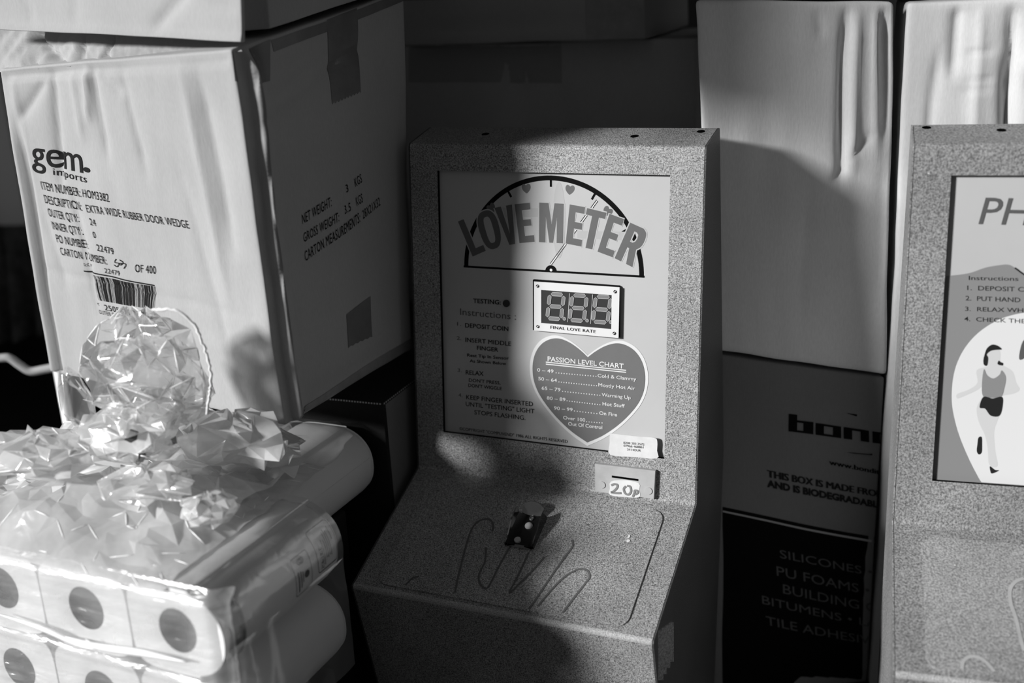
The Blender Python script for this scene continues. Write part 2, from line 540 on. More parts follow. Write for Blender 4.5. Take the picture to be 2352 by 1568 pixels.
# ------------------------------------------------------------------ cabinets
PROF = [(.0467, .0097), (0, 0), (-.0331, -.3118), (-.1695, -.3683), (-.1218, -.5878)]
BACK = [(.03, -.5878), (.070, -.30)]
HW = .14
def cab_frame(T, yaw, ro):
    return Matrix.Translation(V(T)) @ Matrix.Rotation(yaw, 4, 'Z') @ Matrix.Rotation(ro, 4, 'Y')
def round_profile(pts, r, n=4):
    out = []
    L = len(pts)
    for i in range(L):
        a, p, c = V(pts[i - 1]), V(pts[i]), V(pts[(i + 1) % L])
        t1 = (a - p).normalized(); t2 = (c - p).normalized()
        for k in range(n + 1):
            t = k / n
            q = (p + t1 * r) * (1 - t) ** 2 + p * 2 * t * (1 - t) + (p + t2 * r) * t * t
            out.append((q.x, q.y))
    return out
def cabinet(name, label, T, yaw, ro, paint, side_paint, insets):
    F = cab_frame(T, yaw, ro)
    root = thing(name, label, 'game machine', F @ Matrix.Translation((0, -.05, -.5878)))
    W = lambda x, y, z: F @ V((x, y, z))
    # surfaces
    ex = (F.to_3x3() @ V((1, 0, 0)))
    pv = F.to_3x3() @ V((0, PROF[1][0] - PROF[2][0], PROF[1][1] - PROF[2][1]))
    pan = Plane(F @ V((0, 0, 0)), ex, pv)
    dv = F.to_3x3() @ V((0, PROF[2][0] - PROF[3][0], PROF[2][1] - PROF[3][1]))
    desk = Plane(F @ V((0, PROF[2][0], PROF[2][1])), ex, dv)
    tv = F.to_3x3() @ V((0, PROF[0][0] - PROF[1][0], PROF[0][1] - PROF[1][1]))
    top = Plane(F @ V((0, 0, 0)), ex, tv)
    side = Plane(F @ V((HW, 0, 0)), F.to_3x3() @ V((0, 1, 0)), F.to_3x3() @ V((0, 0, 1)))
    # folded sheet: top, fascia with a cut-out, sloping desk, front
    xs = HW - .0016
    x0, x1, y0, y1 = insets                          # cut-out on the fascia in metres
    plen = pv.length
    pd = V((PROF[2][0], PROF[2][1])) / plen           # profile direction down the fascia
    prof = round_profile(PROF + BACK, .0035)
    # split the run along the fascia at the cut-out rows
    run = []
    done = False
    for i, p in enumerate(prof):
        run.append(p)
        if i == 9:                                    # after the bend below the top face
            run.append(tuple(pd * (-y1))); run.append(tuple(pd * (-y0)))
    ia = 10
    sh = MB()
    n = len(run)
    for i in range(n):
        a, c = run[i], run[(i + 1) % n]
        if i == ia:
            for xa, xb in ((-xs, x0), (x1, xs)):
                sh.add([W(xa, *a), W(xb, *a), W(xb, *c), W(xa, *c)], [(0, 3, 2, 1)])
        else:
            cuts = [-xs, x0, x1, xs] if i in (ia - 1, ia + 1) else [-xs, xs]
            for xa, xb in zip(cuts, cuts[1:]):
                sh.add([W(xa, *a), W(xb, *a), W(xb, *c), W(xa, *c)], [(0, 3, 2, 1)])
    body = sh.build('body', paint, root)
    # edge highlight, with some wear, painted pale along the front bend of the desk
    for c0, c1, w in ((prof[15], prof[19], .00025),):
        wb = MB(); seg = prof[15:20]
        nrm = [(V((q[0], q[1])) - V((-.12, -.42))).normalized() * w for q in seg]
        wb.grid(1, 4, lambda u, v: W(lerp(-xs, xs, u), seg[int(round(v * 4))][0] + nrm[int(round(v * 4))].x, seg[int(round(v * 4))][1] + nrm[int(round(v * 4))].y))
        wb.build('bend_highlight', M['bend_highlight'], root, smooth=True, label='bend painted paler for its highlight and wear')
    # rim of the cut-out
    rim = MB()
    dpt = .0042
    oc = [(x0, y0), (x1, y0), (x1, y1), (x0, y1)]
    for i in range(4):
        a, c = oc[i], oc[(i + 1) % 4]
        rim.add([pan.pt(*a, 0), pan.pt(*c, 0), pan.pt(*c, -dpt), pan.pt(*a, -dpt)], [(0, 1, 2, 3)])
    rim.build('panel_rim', M['black'], root, label='black recessed rim around the printed panel')
    # side plates
    for sx in (-1, 1):
        sp = MB()
        pr2 = round_profile(PROF + BACK, .003)
        k = len(pr2)
        xa, xb = sx * (HW - .0012), sx * HW
        lo = [W(xa, *p) for p in pr2]; hi = [W(xb, *p) for p in pr2]
        fs = [tuple(range(k, 2 * k)) if sx < 0 else tuple(range(2 * k - 1, k - 1, -1))]
        fs += [(i, (i + 1) % k, (i + 1) % k + k, i + k) for i in range(k)]
        sp.add(lo + hi, fs)
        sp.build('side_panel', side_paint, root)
    # display sheet set back in the cut-out
    pm = MB(); c = [pan.pt(x0 - .004, y0 - .004, -dpt), pan.pt(x1 + .004, y0 - .004, -dpt), pan.pt(x1 + .004, y1 + .004, -dpt), pan.pt(x0 - .004, y1 + .004, -dpt)]
    pm.add(c + [q - pan.n * .002 for q in c], [(0, 1, 2, 3), (4, 7, 6, 5), (0, 4, 5, 1), (1, 5, 6, 2), (2, 6, 7, 3), (3, 7, 4, 0)])
    panel = pm.build('display_panel', M['panel'], root)
    face = Plane(pan.pt(0, 0, -dpt), pan.u, pan.v)
    # screw holes in the top
    return root, pan, desk, top, side, face, panel, body

def cab_plate(desk, root, paint, x0, x1, y0, y1, r=.012):
    pl = MB(); slab(pl, desk, rrect(x0, y0, x1, y1, r), .0012, .0012)
    return pl.build('desk_plate', paint, root)
def cab_holes(top, root, px):
    for p in px:
        h = MB(); q = top.px(*p)
        slab(h, top, disc_pts(q, .0036), .0002)
        h.build('screw_hole', M['hole'], root)

def frame(mb, surf, outer, inner, off):
    n = len(outer)
    vs = [surf.pt(*p, off) for p in outer] + [surf.pt(*p, off) for p in inner]
    mb.add(vs, [(i, (i + 1) % n, (i + 1) % n + n, i + n) for i in range(n)])
# ---- the love tester
LT, LYAW, LRO = (.0412, .9879, .4578), -.4226414, -.0029551
root, pan, desk, top, side, face, panel, body = cabinet('love_tester',
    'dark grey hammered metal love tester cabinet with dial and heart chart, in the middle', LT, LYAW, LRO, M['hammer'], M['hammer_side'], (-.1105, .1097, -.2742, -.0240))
cab_holes(top, root, [(1115, 308), (1457, 313), (1610, 302)])
# dial
dial = MB()
A, B = .0868, .0855; CY = -.1122
def arc(a0, a1, n=40): return [(A * math.cos(rad(a0 + (a1 - a0) * k / n)), CY + B * math.sin(rad(a0 + (a1 - a0) * k / n))) for k in range(n + 1)]
stroke(dial, face, [(x * .976, CY + (y - CY) * .976) for x, y in arc(0, 180, 70)], .0043, .00006)
stroke(dial, face, [(-.0875, CY), (.0875, CY)], .0019, .00006)
for a in (30, 60, 90, 120, 150):
    ca, sa = math.cos(rad(a)), math.sin(rad(a))
    stroke(dial, face, [(A * ca * .955, CY + B * sa * .955), (A * ca * .885, CY + B * sa * .885)], .0021, .00006)
slab(dial, face, [p for p in disc_pts((0, CY), .0056, 30) if p[1] >= CY - 1e-5] , .00009)
for dx in (-.00085, .00085):
    p0, p1 = V(face.px(1265, 607)), V(face.px(1372, 460))
    d = (p1 - p0).normalized(); q = V((-d.y, d.x)) * dx
    stroke(dial, face, [p0 + q, p1 + q], .0006, .00009)
dial.build('dial_print', M['black'], panel)
w = MB(); slab(w, face, disc_pts((0, CY + .0012), .0013), .00012)
p0, p1 = V(face.px(1265, 607)), V(face.px(1371, 462)); stroke(w, face, [p0, p1], .0011, .00004)
w.build('needle', M['panel_light'], panel, label='thin pale needle with black outline')
def heart_outline(cx, yt, yb, hw, n=36):
    pts = []
    H = yt - yb
    for k in range(n + 1):
        t = k / n
        # right half from notch over the lobe to the tip
        P = [(0, .80), (.34, 1.03), (.72, 1.03), (.90, .86), (1.0, .70), (.95, .50), (.72, .30), (.40, .145), (0, 0)]
        pts.append(t)
    half = [(0, .835), (.13, .895), (.30, .955), (.48, .99), (.64, .985), (.80, .94), (.92, .86), (.985, .76), (1.0, .655), (.97, .545), (.88, .43), (.72, .31), (.52, .195), (.27, .085), (0, 0)]
    sp = spline(half, 5)
    right = [(cx + p.x * hw, yb + p.y * H) for p in sp]
    left = [(cx - p.x * hw, yb + p.y * H) for p in sp[1:-1]]
    return (right + left[::-1])[::-1]
hm = MB()
def small_heart(px, py, s, rot):
    c = V(face.px(px, py))
    o = heart_outline(0, s, -s * 1.0, s * 1.0)
    ca, sa = math.cos(rot), math.sin(rot)
    return [(c.x + x * ca - y * sa, c.y + x * sa + y * ca) for x, y in o]
hm = MB(); slab(hm, face, small_heart(1209, 433, .0043, .1), .00008); hm.build('dial_heart', M['title'], panel)
hm = MB(); slab(hm, face, small_heart(1309, 436, .0043, -.1), .00008); hm.build('dial_heart', M['title'], panel)
hm = MB(); slab(hm, face, small_heart(1129, 478, .0043, .6), .00008); hm.build('dial_heart', M['title'], panel)
hm = MB(); slab(hm, face, small_heart(1395, 486, .0043, -.6), .00008); hm.build('dial_heart', M['title'], panel)
gh = MB()
slab(gh, face, disc_pts(face.px(1284, 506), .006, 28, .034, 0), .00008)
Z1 = lambda x, y: (1000 + x / 4.2, 380 + y / 4.2)
def pq(surf, *ps): return [surf.px(*p) for p in ps]
slab(gh, face, pq(face, Z1(600, 495), Z1(1230, 495), Z1(1230, 415), Z1(600, 405)), .00004)
slab(gh, face, pq(face, Z1(1370, 700), Z1(1890, 720), Z1(1890, 640), Z1(1370, 630)), .00012)
gh.build('cross_print', M['ghost'], panel)
LET = [('L', (218, 540), (346, 487), (487, 822), (360, 878)), ('O', (372, 468), (572, 405), (662, 775), (488, 830)),
       ('V', (570, 408), (740, 376), (800, 750), (664, 775)), ('E', (765, 373), (914, 358), (959, 735), (812, 748)),
       ('M', (1003, 357), (1240, 368), (1233, 750), (1000, 738)), ('E', (1297, 375), (1448, 402), (1410, 781), (1257, 752)),
       ('T', (1464, 410), (1651, 455), (1574, 822), (1388, 780)), ('E', (1680, 465), (1823, 518), (1712, 885), (1565, 830)),
       ('R', (1880, 550), (2062, 632), (1902, 980), (1730, 893))]
EP = [(0, 0), (1, 0), (1, .17), (.42, .17), (.42, .42), (.92, .42), (.92, .585), (.42, .585), (.42, .83), (.98, .83), (.98, 1), (0, 1)]
ob_ = [(.5 + .5 * math.copysign(abs(math.cos(t)) ** .8, math.cos(t)), .5 + .5 * math.copysign(abs(math.sin(t)) ** .8, math.sin(t))) for t in [k * math.tau / 40 for k in range(40)]]
oi_ = [(.5 + .19 * math.copysign(abs(math.cos(t)) ** .6, math.cos(t)), .5 + .34 * math.copysign(abs(math.sin(t)) ** .7, math.sin(t))) for t in [k * math.tau / 40 for k in range(40)]]
bowl = [tuple(p) for p in spline([(.80, .44), (.96, .56), (1.0, .73), (.93, .91), (.72, 1.0)], 4)]
rin = [(.36, .56), (.50, .56), (.60, .61), (.64, .70), (.60, .80), (.50, .84), (.36, .84)]
GL = {'L': [[(0, 0), (1, 0), (1, .17), (.43, .17), (.43, 1), (0, 1)]], 'E': [EP],
      'V': [[(0, 1), (.37, 1), (.56, .28), (.66, 1), (1, 1), (.79, 0), (.38, 0)]],
      'M': [[(0, 0), (.27, 0), (.27, .66), (.43, 0), (.59, 0), (.73, .66), (.73, 0), (1, 0), (1, 1), (.62, 1), (.51, .46), (.38, 1), (0, 1)]],
      'T': [[(.33, 0), (.68, 0), (.68, .835), (1, .835), (1, 1), (0, 1), (0, .835), (.33, .835)]],
      'O': [ob_, oi_], 'R': [[(0, 0), (.36, 0), (.36, .40), (.46, .40), (.64, 0), (1, 0)] + bowl + [(0, 1)], rin]}
t1, t2 = MB(), MB()
for ch, *q in LET:
    tl, tr, br, bl = [V(face.px(*Z1(*p))) for p in q]
    mp = lambda p: (lambda w: (w.x, w.y))((bl * (1 - p[0]) + br * p[0]) * (1 - p[1]) + (tl * (1 - p[0]) + tr * p[0]) * p[1])
    loops = [[mp(p) for p in lp] for lp in GL[ch]]
    slab(t1, face, loops[0], .00022, holes=loops[1:])
    for lp in loops: stroke(t2, face, lp, .0022, .00016, closed=True)
t1.build('title_lettering', M['title'], panel)
t2.build('title_outline', M['panel'], panel)
# instructions
Z2 = lambda x, y: (1000 + x / 3.823, 620 + y / 3.823)
tx = MB(); tg = MB()
for s, x0, x1, yl, yr, yt, bold in [
    ('TESTING:', 332, 575, 287, 302, 250, .02), ('DEPOSIT COIN', 262, 642, 502, 535, 465, .012), ('INSERT MIDDLE', 264, 666, 629, 666, 592, .012),
    ('FINGER', 366, 553, 699, 717, 664, .012), ('Rest Tip In Sensor', 280, 646, 758, 787, 732, .012), ('As Shown Below', 303, 622, 808, 834, 782, .012),
    ('RELAX', 268, 425, 915, 928, 878, .012), ("DON'T PRESS,", 295, 573, 978, 1005, 950, .006), ("DON'T WIGGLE", 290, 583, 1024, 1054, 996, .006),
    ('KEEP FINGER INSERTED', 272, 858, 1132, 1195, 1095, .006), ('UNTIL "TESTING" LIGHT', 268, 870, 1192, 1258, 1155, .004), ('STOPS FLASHING.', 343, 792, 1265, 1316, 1228, .004)]:
    put_text(tx, face, s, Z2(x0, yl), Z2(x1, yr), Z2(x0, yt), bold=bold)
put_text(tx, face, '©COPYRIGHT "COMPUVEND" 1986 ALL RIGHTS RESERVED', (1055.7, 987), (1303.8, 1017), (1055.7, 980.4))
for s, x0, x1, yl, yr, yt in [('Instructions :', 218, 708, 392, 436, 335), ('1.', 192, 227, 487, 490, 455), ('2.', 188, 228, 611, 614, 580), ('3.', 195, 233, 893, 896, 862), ('4.', 203, 240, 1110, 1114, 1080)]:
    put_text(tg, face, s, Z2(x0, yl), Z2(x1, yr), Z2(x0, yt))
tx.build('instruction_text', M['ink'], panel)
tg.build('instruction_heading', M['title'], panel)
ld = MB(); slab(ld, face, disc_pts(face.px(1163.5, 696.4), .0034), .0012, .0012)
ld.build('testing_light', M['black_gloss'], root)
# passion chart
Z3 = lambda x, y: (1190 + x / 3.647, 620 + y / 3.647)
hb = MB(); slab(hb, face, heart_outline(.0356, -.1700, -.2722, .0567), .0003); hb.build('heart_border', M['panel_light'], panel)
hb = MB(); slab(hb, face, heart_outline(.0356, -.1726, -.2688, .0540), .0005); hb.build('heart_print', M['heart'], panel)
ct = MB()
put_text(ct, face, 'PASSION LEVEL CHART', Z3(250, 760), Z3(887, 823), Z3(250, 722), .0008, .015)
for dy in (0, 17): stroke(ct, face, pq(face, Z3(235, 769 + dy), Z3(908, 838 + dy)), .0009, .0008)
for l, lx, d, r, rx in [
    ('0 – 49', (163, 300, 847, 860), (322, 655, 859, 888), 'Cold & Clammy', (670, 992, 895, 925)),
    ('50 – 64', (172, 328, 920, 936), (345, 660, 935, 967), 'Mostly Hot Air', (676, 983, 972, 1003)),
    ('65 – 79', (200, 358, 999, 1015), (376, 688, 1014, 1047), 'Warming Up', (704, 945, 1055, 1080)),
    ('80 – 89', (243, 400, 1082, 1097), (413, 688, 1093, 1126), 'Hot Stuff', (710, 897, 1131, 1150)),
    ('90 – 99', (303, 460, 1166, 1181), (475, 662, 1178, 1200), 'On Fire', (682, 832, 1208, 1224)),
    ('Over 100', (380, 565, 1246, 1268), (576, 706, 1268, 1278), 'Out Of Control', (422, 708, 1298, 1330))]:
    put_text(ct, face, l, Z3(lx[0], lx[2]), Z3(lx[1], lx[3]), Z3(lx[0], lx[2] - 27), .0008, .012)
    put_text(ct, face, r, Z3(rx[0], rx[2]), Z3(rx[1], rx[3]), Z3(rx[0], rx[2] - 28), .0008, .014)
    n = int((d[1] - d[0]) / 21)
    for k in range(n + 1):
        slab(ct, face, disc_pts(face.px(*Z3(lerp(d[0], d[1], k / n), lerp(d[2], d[3], k / n))), .00055, 8), .0008)
ct.build('chart_text', M['panel_light'], panel)
# score display
dsp = MB()
c = pq(face, Z3(135, 497), Z3(855, 562), Z3(853, 128), Z3(135, 76)); slab(dsp, face, c, .0034, .0034)
sd = dsp.build('score_display', M['black'], root)
bz = MB(); o = pq(face, Z3(148, 498), Z3(853, 562), Z3(862, 138), Z3(148, 90)); i_ = pq(face, Z3(208, 436), Z3(793, 487), Z3(797, 203), Z3(208, 160))
frame(bz, face, o, i_, .0042)
for q in (o, i_):
    for k in range(4):
        a, c = q[k], q[(k + 1) % 4]; bz.add([face.pt(*a, .0042), face.pt(*c, .0042), face.pt(*c, .0032), face.pt(*a, .0032)], [(0, 1, 2, 3)])
bezel = bz.build('display_bezel', M['panel_light'], sd, label='white bezel with four screws')
wn = MB(); slab(wn, face, [(x, y) for x, y in pq(face, Z3(203, 440), Z3(797, 491), Z3(800, 200), Z3(203, 156))], .0036)
wn.build('display_window', M['smoke'], sd)
bt = MB(); put_text(bt, face, 'FINAL LOVE RATE', Z3(286, 482), Z3(663, 519), Z3(286, 458), .0046, 0, 1.1); bt.build('bezel_text', M['ink'], bezel)
for p in ((178, 127), (825, 174), (180, 465), (818, 521)):
    s = MB(); q = face.px(*Z3(*p)); slab(s, face, disc_pts(q, .0014, 16), .0048, .0006); sc = s.build('screw', M['chrome_dark'], bezel)
    s = MB(); stroke(s, face, [(q[0] - .0009, q[1] - .0008), (q[0] + .0009, q[1] + .0008)], .0006, .0050); s.build('screw_slot', M['panel_light'], bezel)
dz = face.px(*Z3(205, 430)); 
for k, (xl, xr, yt, yb) in enumerate([(262, 392, 193, 405), (447, 585, 203, 420), (640, 785, 213, 434)]):
    tl, br = face.px(*Z3(xl + 14, yt)), face.px(*Z3(xr - 14, yb))
    cx, cy = (tl[0] + br[0]) / 2, (tl[1] + br[1]) / 2; h = (tl[1] - br[1]) / 2; wd = h * .60
    sk = lambda x, y: (cx + x + y * .12, cy + y)
    sg = MB(); rm = MB(); t = .0016
    segs = [((-wd, h), (wd, h)), ((-wd, 0), (wd, 0)), ((-wd, -h), (wd, -h)), ((-wd, h), (-wd, 0)), ((-wd, 0), (-wd, -h)), ((wd, h), (wd, 0)), ((wd, 0), (wd, -h))]
    for (ax, ay), (bx, by) in segs:
        d = V((bx - ax, by - ay)).normalized(); nn = V((-d.y, d.x)); a = V((ax, ay)) + d * .0011; c = V((bx, by)) - d * .0011
        poly = [a, a + d * t * .8 - nn * t, c - d * t * .8 - nn * t, c, c - d * t * .8 + nn * t, a + d * t * .8 + nn * t]
        P = [sk(*q) for q in poly]
        slab(sg, face, P, .0039)
        stroke(rm, face, P, .0005, .00405, closed=True)
    slab(sg, face, disc_pts(sk(wd + .0030, -h + .0006), .0013, 12), .0039)
    stroke(rm, face, disc_pts(sk(wd + .0030, -h + .0006), .0014, 14), .0005, .00405, closed=True)
    if k < 2: stroke(rm, face, [sk(wd + .0052, h * 1.15), (cx + wd + .0050, cy - h * 1.2)], .0006, .0040)
    dg = sg.build('digit', M['segment'], sd)
    rm.build('digit_outline', M['segment_rim'], dg)
# sticker with phone numbers
st = MB()
q = spline(pq(face, Z3(800, 1358), Z3(1000, 1380), Z3(1150, 1392), Z3(1178, 1425), Z3(1176, 1500), Z3(1174, 1565), Z3(980, 1552), Z3(785, 1535), Z3(780, 1440), Z3(782, 1368)), 3, True)
slab(st, face, [tuple(p) for p in q][::-1], .0046, .0004)
stk = st.build('phone_sticker', M['sticker'], root, label='torn white sticker with phone numbers')
s2 = MB()
for s, x0, x1, yl, yr in (('0208 203 2575', 895, 1068, 1441, 1456), ('07966 468861', 897, 1062, 1466, 1480), ('24 HOUR', 925, 1040, 1497, 1507)):
    put_text(s2, face, s, Z3(x0, yl), Z3(x1, yr), Z3(x0, yl - 18), .0050, 0)
s2.build('sticker_text', M['ink_grey'], stk)
# coin plate
Z4 = lambda x, y: (1100 + x / 5.113, 1030 + y / 5.113)
cp = MB(); slab(cp, pan, pq(pan, Z4(1383, 484), Z4(2070, 572), Z4(2087, 243), Z4(1382, 160)), .0045, .0045)
coin = cp.build('coin_plate', M['alu'], root)
cs = MB(); slab(cs, pan, pq(pan, Z4(1580, 320), Z4(1890, 362), Z4(1890, 338), Z4(1580, 296)), .0047); cs.build('coin_slot', M['hole'], coin)
for p in ((1463, 405), (2010, 475)):
    c = MB(); slab(c, pan, disc_pts(pan.px(*Z4(*p)), .0033, 24), .0053, .0009); c.build('bolt_head', M['alu'], coin)
ps = MB(); slab(ps, pan, [tuple(p) for p in spline(pq(pan, Z4(1560, 525), Z4(1730, 548), Z4(1900, 552), Z4(1902, 470), Z4(1895, 385), Z4(1730, 352), Z4(1570, 368), Z4(1558, 450)), 3, True)], .0048, .0003)
pst = ps.build('price_sticker', M['sticker'], coin, label='worn white sticker with handwritten 20p')
pw = MB()
for pts in ([(1575, 410), (1610, 395), (1645, 405), (1640, 440), (1600, 480), (1575, 492), (1630, 500), (1690, 500)], [(1745, 420), (1720, 450), (1735, 500), (1775, 518), (1805, 480), (1795, 425), (1760, 415)],
            [(1825, 545), (1845, 500), (1850, 470), (1880, 475), (1880, 500), (1850, 515)]):
    stroke(pw, pan, [tuple(p) for p in spline(pq(pan, *[Z4(*q) for q in pts]), 5)], .0019, .0053)
pw.build('price_lettering', M['ghost'] if False else M['ink_faint'], pst)
# desk plate, drawn hand and finger sensor
dp = cab_plate(desk, root, M['hammer'], -.1185, .1150, -.1405, -.0125)
Z5 = lambda x, y: (780 + x / 2.5565, 1050 + y / 2.5565)
hd = MB()
for pts in ([(680, 800), (700, 700), (722, 610), (752, 500), (785, 415), (830, 375), (880, 370), (903, 400), (900, 440)], [(862, 535), (855, 620), (822, 690), (825, 745), (862, 775), (888, 745), (930, 660), (1000, 535)],
            [(1112, 565), (1060, 680), (1000, 800), (1060, 745), (1140, 665), (1205, 590)], [(1115, 895), (1180, 800), (1240, 710), (1310, 610), (1368, 530), (1365, 490)],
            [(1165, 880), (1240, 790), (1320, 710), (1400, 665), (1450, 668), (1470, 705), (1440, 750), (1370, 840), (1312, 918)], [(390, 755), (430, 715), (470, 705)]):
    stroke(hd, desk, [tuple(p) for p in spline(pq(desk, *[Z5(*q) for q in pts]), 6)], .0017, .0016)
hd.build('hand_outline', M['pen'], dp, label='outline of a hand drawn in dark pen')
# finger sensor: curved metal cradle with two raised walls and a round back tab
c0 = V(desk.px(1198, 1262)); 
bw = .0128; bl = .0365; zb = .0012
sn = MB(); prof = []
def cradle(u, v):
    x = lerp(-bw, bw, u); h = .0011 + .0028 * (abs(x) / bw) ** 2.2
    return desk.pt(-.0022 + x, -.0771 + v * bl, zb + h)
sn.grid(16, 10, cradle)
def wall(sx):
    w_ = MB()
    n = 14; L = []
    for k in range(n + 1):
        v = k / n; hh = .0036 + .0085 * sstep(.05, .75, v) - .0008 * sstep(.9, 1, v)
        L.append((v, hh))
    for xo in (0, .0011):
        w_.add([desk.pt(-.0022 + sx * (bw + xo), -.0771 + v * bl, zb) for v, h in L] + [desk.pt(-.0022 + sx * (bw + xo), -.0771 + v * bl, zb + h) for v, h in L],
               [(k, k + 1, k + n + 2, k + n + 1) for k in range(n)])
    w_.add([desk.pt(-.0022 + sx * (bw + xo), -.0771 + v * bl, zb + h) for xo in (0, .0011) for v, h in L], [(k, k + 1, k + n + 2, k + n + 1) for k in range(n)])
    return w_
fs_ = sn.build('finger_sensor', M['chrome_dark'], root, smooth=True, label='chrome finger cradle with two raised sides')
for sx in (-1, 1): wall(sx).build('sensor_wall', M['chrome'] if sx < 0 else M['chrome_dark'], fs_)
tb = MB()
tp = [(-.0105, 0), (.0105, 0)] + [(.0105 * math.cos(rad(a)), .006 + .0072 * math.sin(rad(a))) for a in range(0, 181, 12)]
tpl = Plane(desk.pt(-.0022, -.0771 + bl + .0004, zb + .0005), desk.u, (desk.v * .62 + desk.n * .78))
slab(tb, tpl, tp, .0008, .0012); tb.build('sensor_tab', M['chrome'], fs_, label='rounded chrome end tab')
fl = MB(); slab(fl, desk, [(-.0155, -.0785), (.0105, -.0785), (.0115, -.0755), (-.015, -.0755)], .0026, .0014); fl.build('sensor_lip', M['chrome'], fs_)
def dome(px, r, mat, nm):
    q = desk.px(*Z4(*px)); d = MB()
    d.grid(16, 6, lambda u, v: desk.pt(q[0] + r * math.cos(u * math.tau) * math.cos(v * math.pi / 2), q[1] + r * math.sin(u * math.tau) * math.cos(v * math.pi / 2), zb + .0014 + r * .8 * math.sin(v * math.pi / 2)))
    d.build(nm, mat, fs_, smooth=True)
dome((625, 848), .0028, M['chrome'], 'led'); dome((592, 930), .0037, M['sticker'], 'led')
dd = MB(); slab(dd, desk, disc_pts(desk.px(*Z4(462, 1100)), .003, 18), .0042, .002); dd.build('rivet', M['alu'], fs_)
ch = MB(); slab(ch, desk, disc_pts(desk.px(*Z4(1765, 1045)), .0011, 8, .0019), .0018, .0008); slab(ch, desk, disc_pts(desk.px(*Z4(1757, 1095)), .0018, 8, .0014), .0018, .0008)
ch.build('paint_chip', M['sticker'], dp, label='white chip in the paint')
# louvres on the right side
for k in range(4):
    lv = MB()
    q = [V(side.px(x, y)) for x, y in ((1512 + k * 8, 1448 - k * 6), (1517 + k * 8, 1446 - k * 6), (1517 + k * 8, 1560 - k * 14), (1512 + k * 8, 1562 - k * 14))]
    lv.add([side.pt(q[0].x, q[0].y, 0), side.pt(q[1].x, q[1].y, .0025), side.pt(q[2].x, q[2].y, .0025), side.pt(q[3].x, q[3].y, 0), side.pt(q[1].x + .001, q[1].y, 0), side.pt(q[2].x + .001, q[2].y, 0)],
           [(0, 3, 2, 1), (1, 2, 5, 4), (0, 1, 4), (3, 5, 2)])
    lv.build('vent_louvre', M['hammer_pale'], root)

# ---- the second machine at the right edge
RT, RYAW = (.4550, .8371, .4597 - .12), -.2976
root, pan, desk, top, side, face, panel, body = cabinet('fitness_tester',
    'pale grey hammered metal arcade cabinet with letters PH, cut off at right edge', V(RT) + V((0, 0, .12)), RYAW, 0.0, M['hammer_pale'], M['hammer_pale'], (-.1105, .1097, -.2742, -.0240))
cab_holes(top, root, [(2128, 293), (2300, 299)])
cab_plate(desk, root, M['hammer_plate'], -.1165, .1150, -.1405, -.0125)
Z6 = lambda x, y: (2020 + x / 3.136, 260 + y / 3.136)
Z7 = lambda x, y: (2020 + x / 3.136, 700 + y / 3.136)
def clipx(p): return p
lowp = MB()
bnd = spline(pq(face, Z6(480, 1172), Z6(640, 1152), Z6(760, 1112), Z6(860, 1094), Z6(930, 1090), Z6(985, 1120), Z6(1041, 1160), Z6(1200, 1250)), 5)
yb = -.2742
poly = [(-.1105, yb), (bnd[-1].x, yb)] + [tuple(p) for p in bnd[::-1]]
poly = [(max(p[0], -.1105), p[1]) for p in poly]
slab(lowp, face, poly, .00025)
lowp.build('panel_print', M['panel_grey'], panel)
bl_ = MB(); stroke(bl_, face, bnd[len(bnd) // 2 + 6:], .0012, .0003); bl_.build('print_line', M['ink'], panel)
ph = MB(); put_text(ph, face, 'PH', Z6(712, 797), Z6(1062, 806), Z6(765, 607), .0004, 0); ph.build('panel_title', M['ink_grey'], panel)
pi = MB()
for s, x0, x1, yl, yr, yt in (('Instructions', 643, 1000, 1199, 1206, 1170), ('1.  DEPOSIT C', 632, 1041, 1272, 1284, 1240), ('2.  PUT HAND', 620, 1014, 1346, 1360, 1314), ('3.  RELAX WHI', 616, 1052, 1422, 1434, 1392), ('4.  CHECK THE', 610, 1050, 1494, 1512, 1464)):
    put_text(pi, face, s, Z6(x0, yl), Z6(x1, yr), Z6(x0, yt), .0004, .004)
pi.build('instruction_text', M['ink'], panel)
bub = MB()
left = spline(pq(face, Z7(735, 1282), Z7(650, 1120), Z7(575, 940), Z7(532, 780), Z7(520, 650), Z7(535, 500), Z7(575, 380), Z7(640, 275), Z7(730, 185), Z7(850, 110), Z7(960, 72), Z7(1060, 55), Z7(1180, 62)), 5)
ll = [tuple(p) for p in left]
slab(bub, face, [(ll[0][0], yb + .0005), (ll[-1][0], yb + .0005)] + ll[::-1][:-1] + [], .00035)
bub.build('heart_print', M['panel_light'], panel)
# printed runner
def flat(nm, mat, pts, off, n=4):
    b_ = MB(); q = spline(pq(face, *[Z7(*p) for p in pts]), n, True)
    slab(b_, face, [tuple(p) for p in q], off); return b_.build(nm, mat, panel)
flat('runner_print', M['skin'], [(780, 440), (700, 470), (705, 560), (640, 610), (560, 640), (560, 672), (600, 660), (700, 615), (745, 585), (745, 650), (700, 740), (715, 840), (760, 940), (780, 1040), (790, 1150), (850, 1160), (835, 1060), (825, 920), (850, 830), (890, 740), (880, 660), (960, 640), (1010, 610), (985, 560), (960, 480), (900, 440), (870, 420), (868, 330), (820, 300), (775, 330), (772, 400)], .0004)
flat('runner_hair', M['ink'], [(752, 430), (775, 434), (782, 380), (772, 355), (800, 330), (840, 322), (880, 318), (850, 292), (810, 285), (775, 310), (758, 350), (748, 395)], .0006)
flat('runner_hair', M['ink'], [(858, 400), (850, 425), (885, 435), (890, 418), (872, 410)], .0006)
flat('runner_vest', M['panel_grey'], [(752, 462), (738, 560), (745, 655), (810, 668), (875, 660), (898, 600), (910, 520), (880, 470), (865, 500), (820, 528), (775, 505)], .0006)
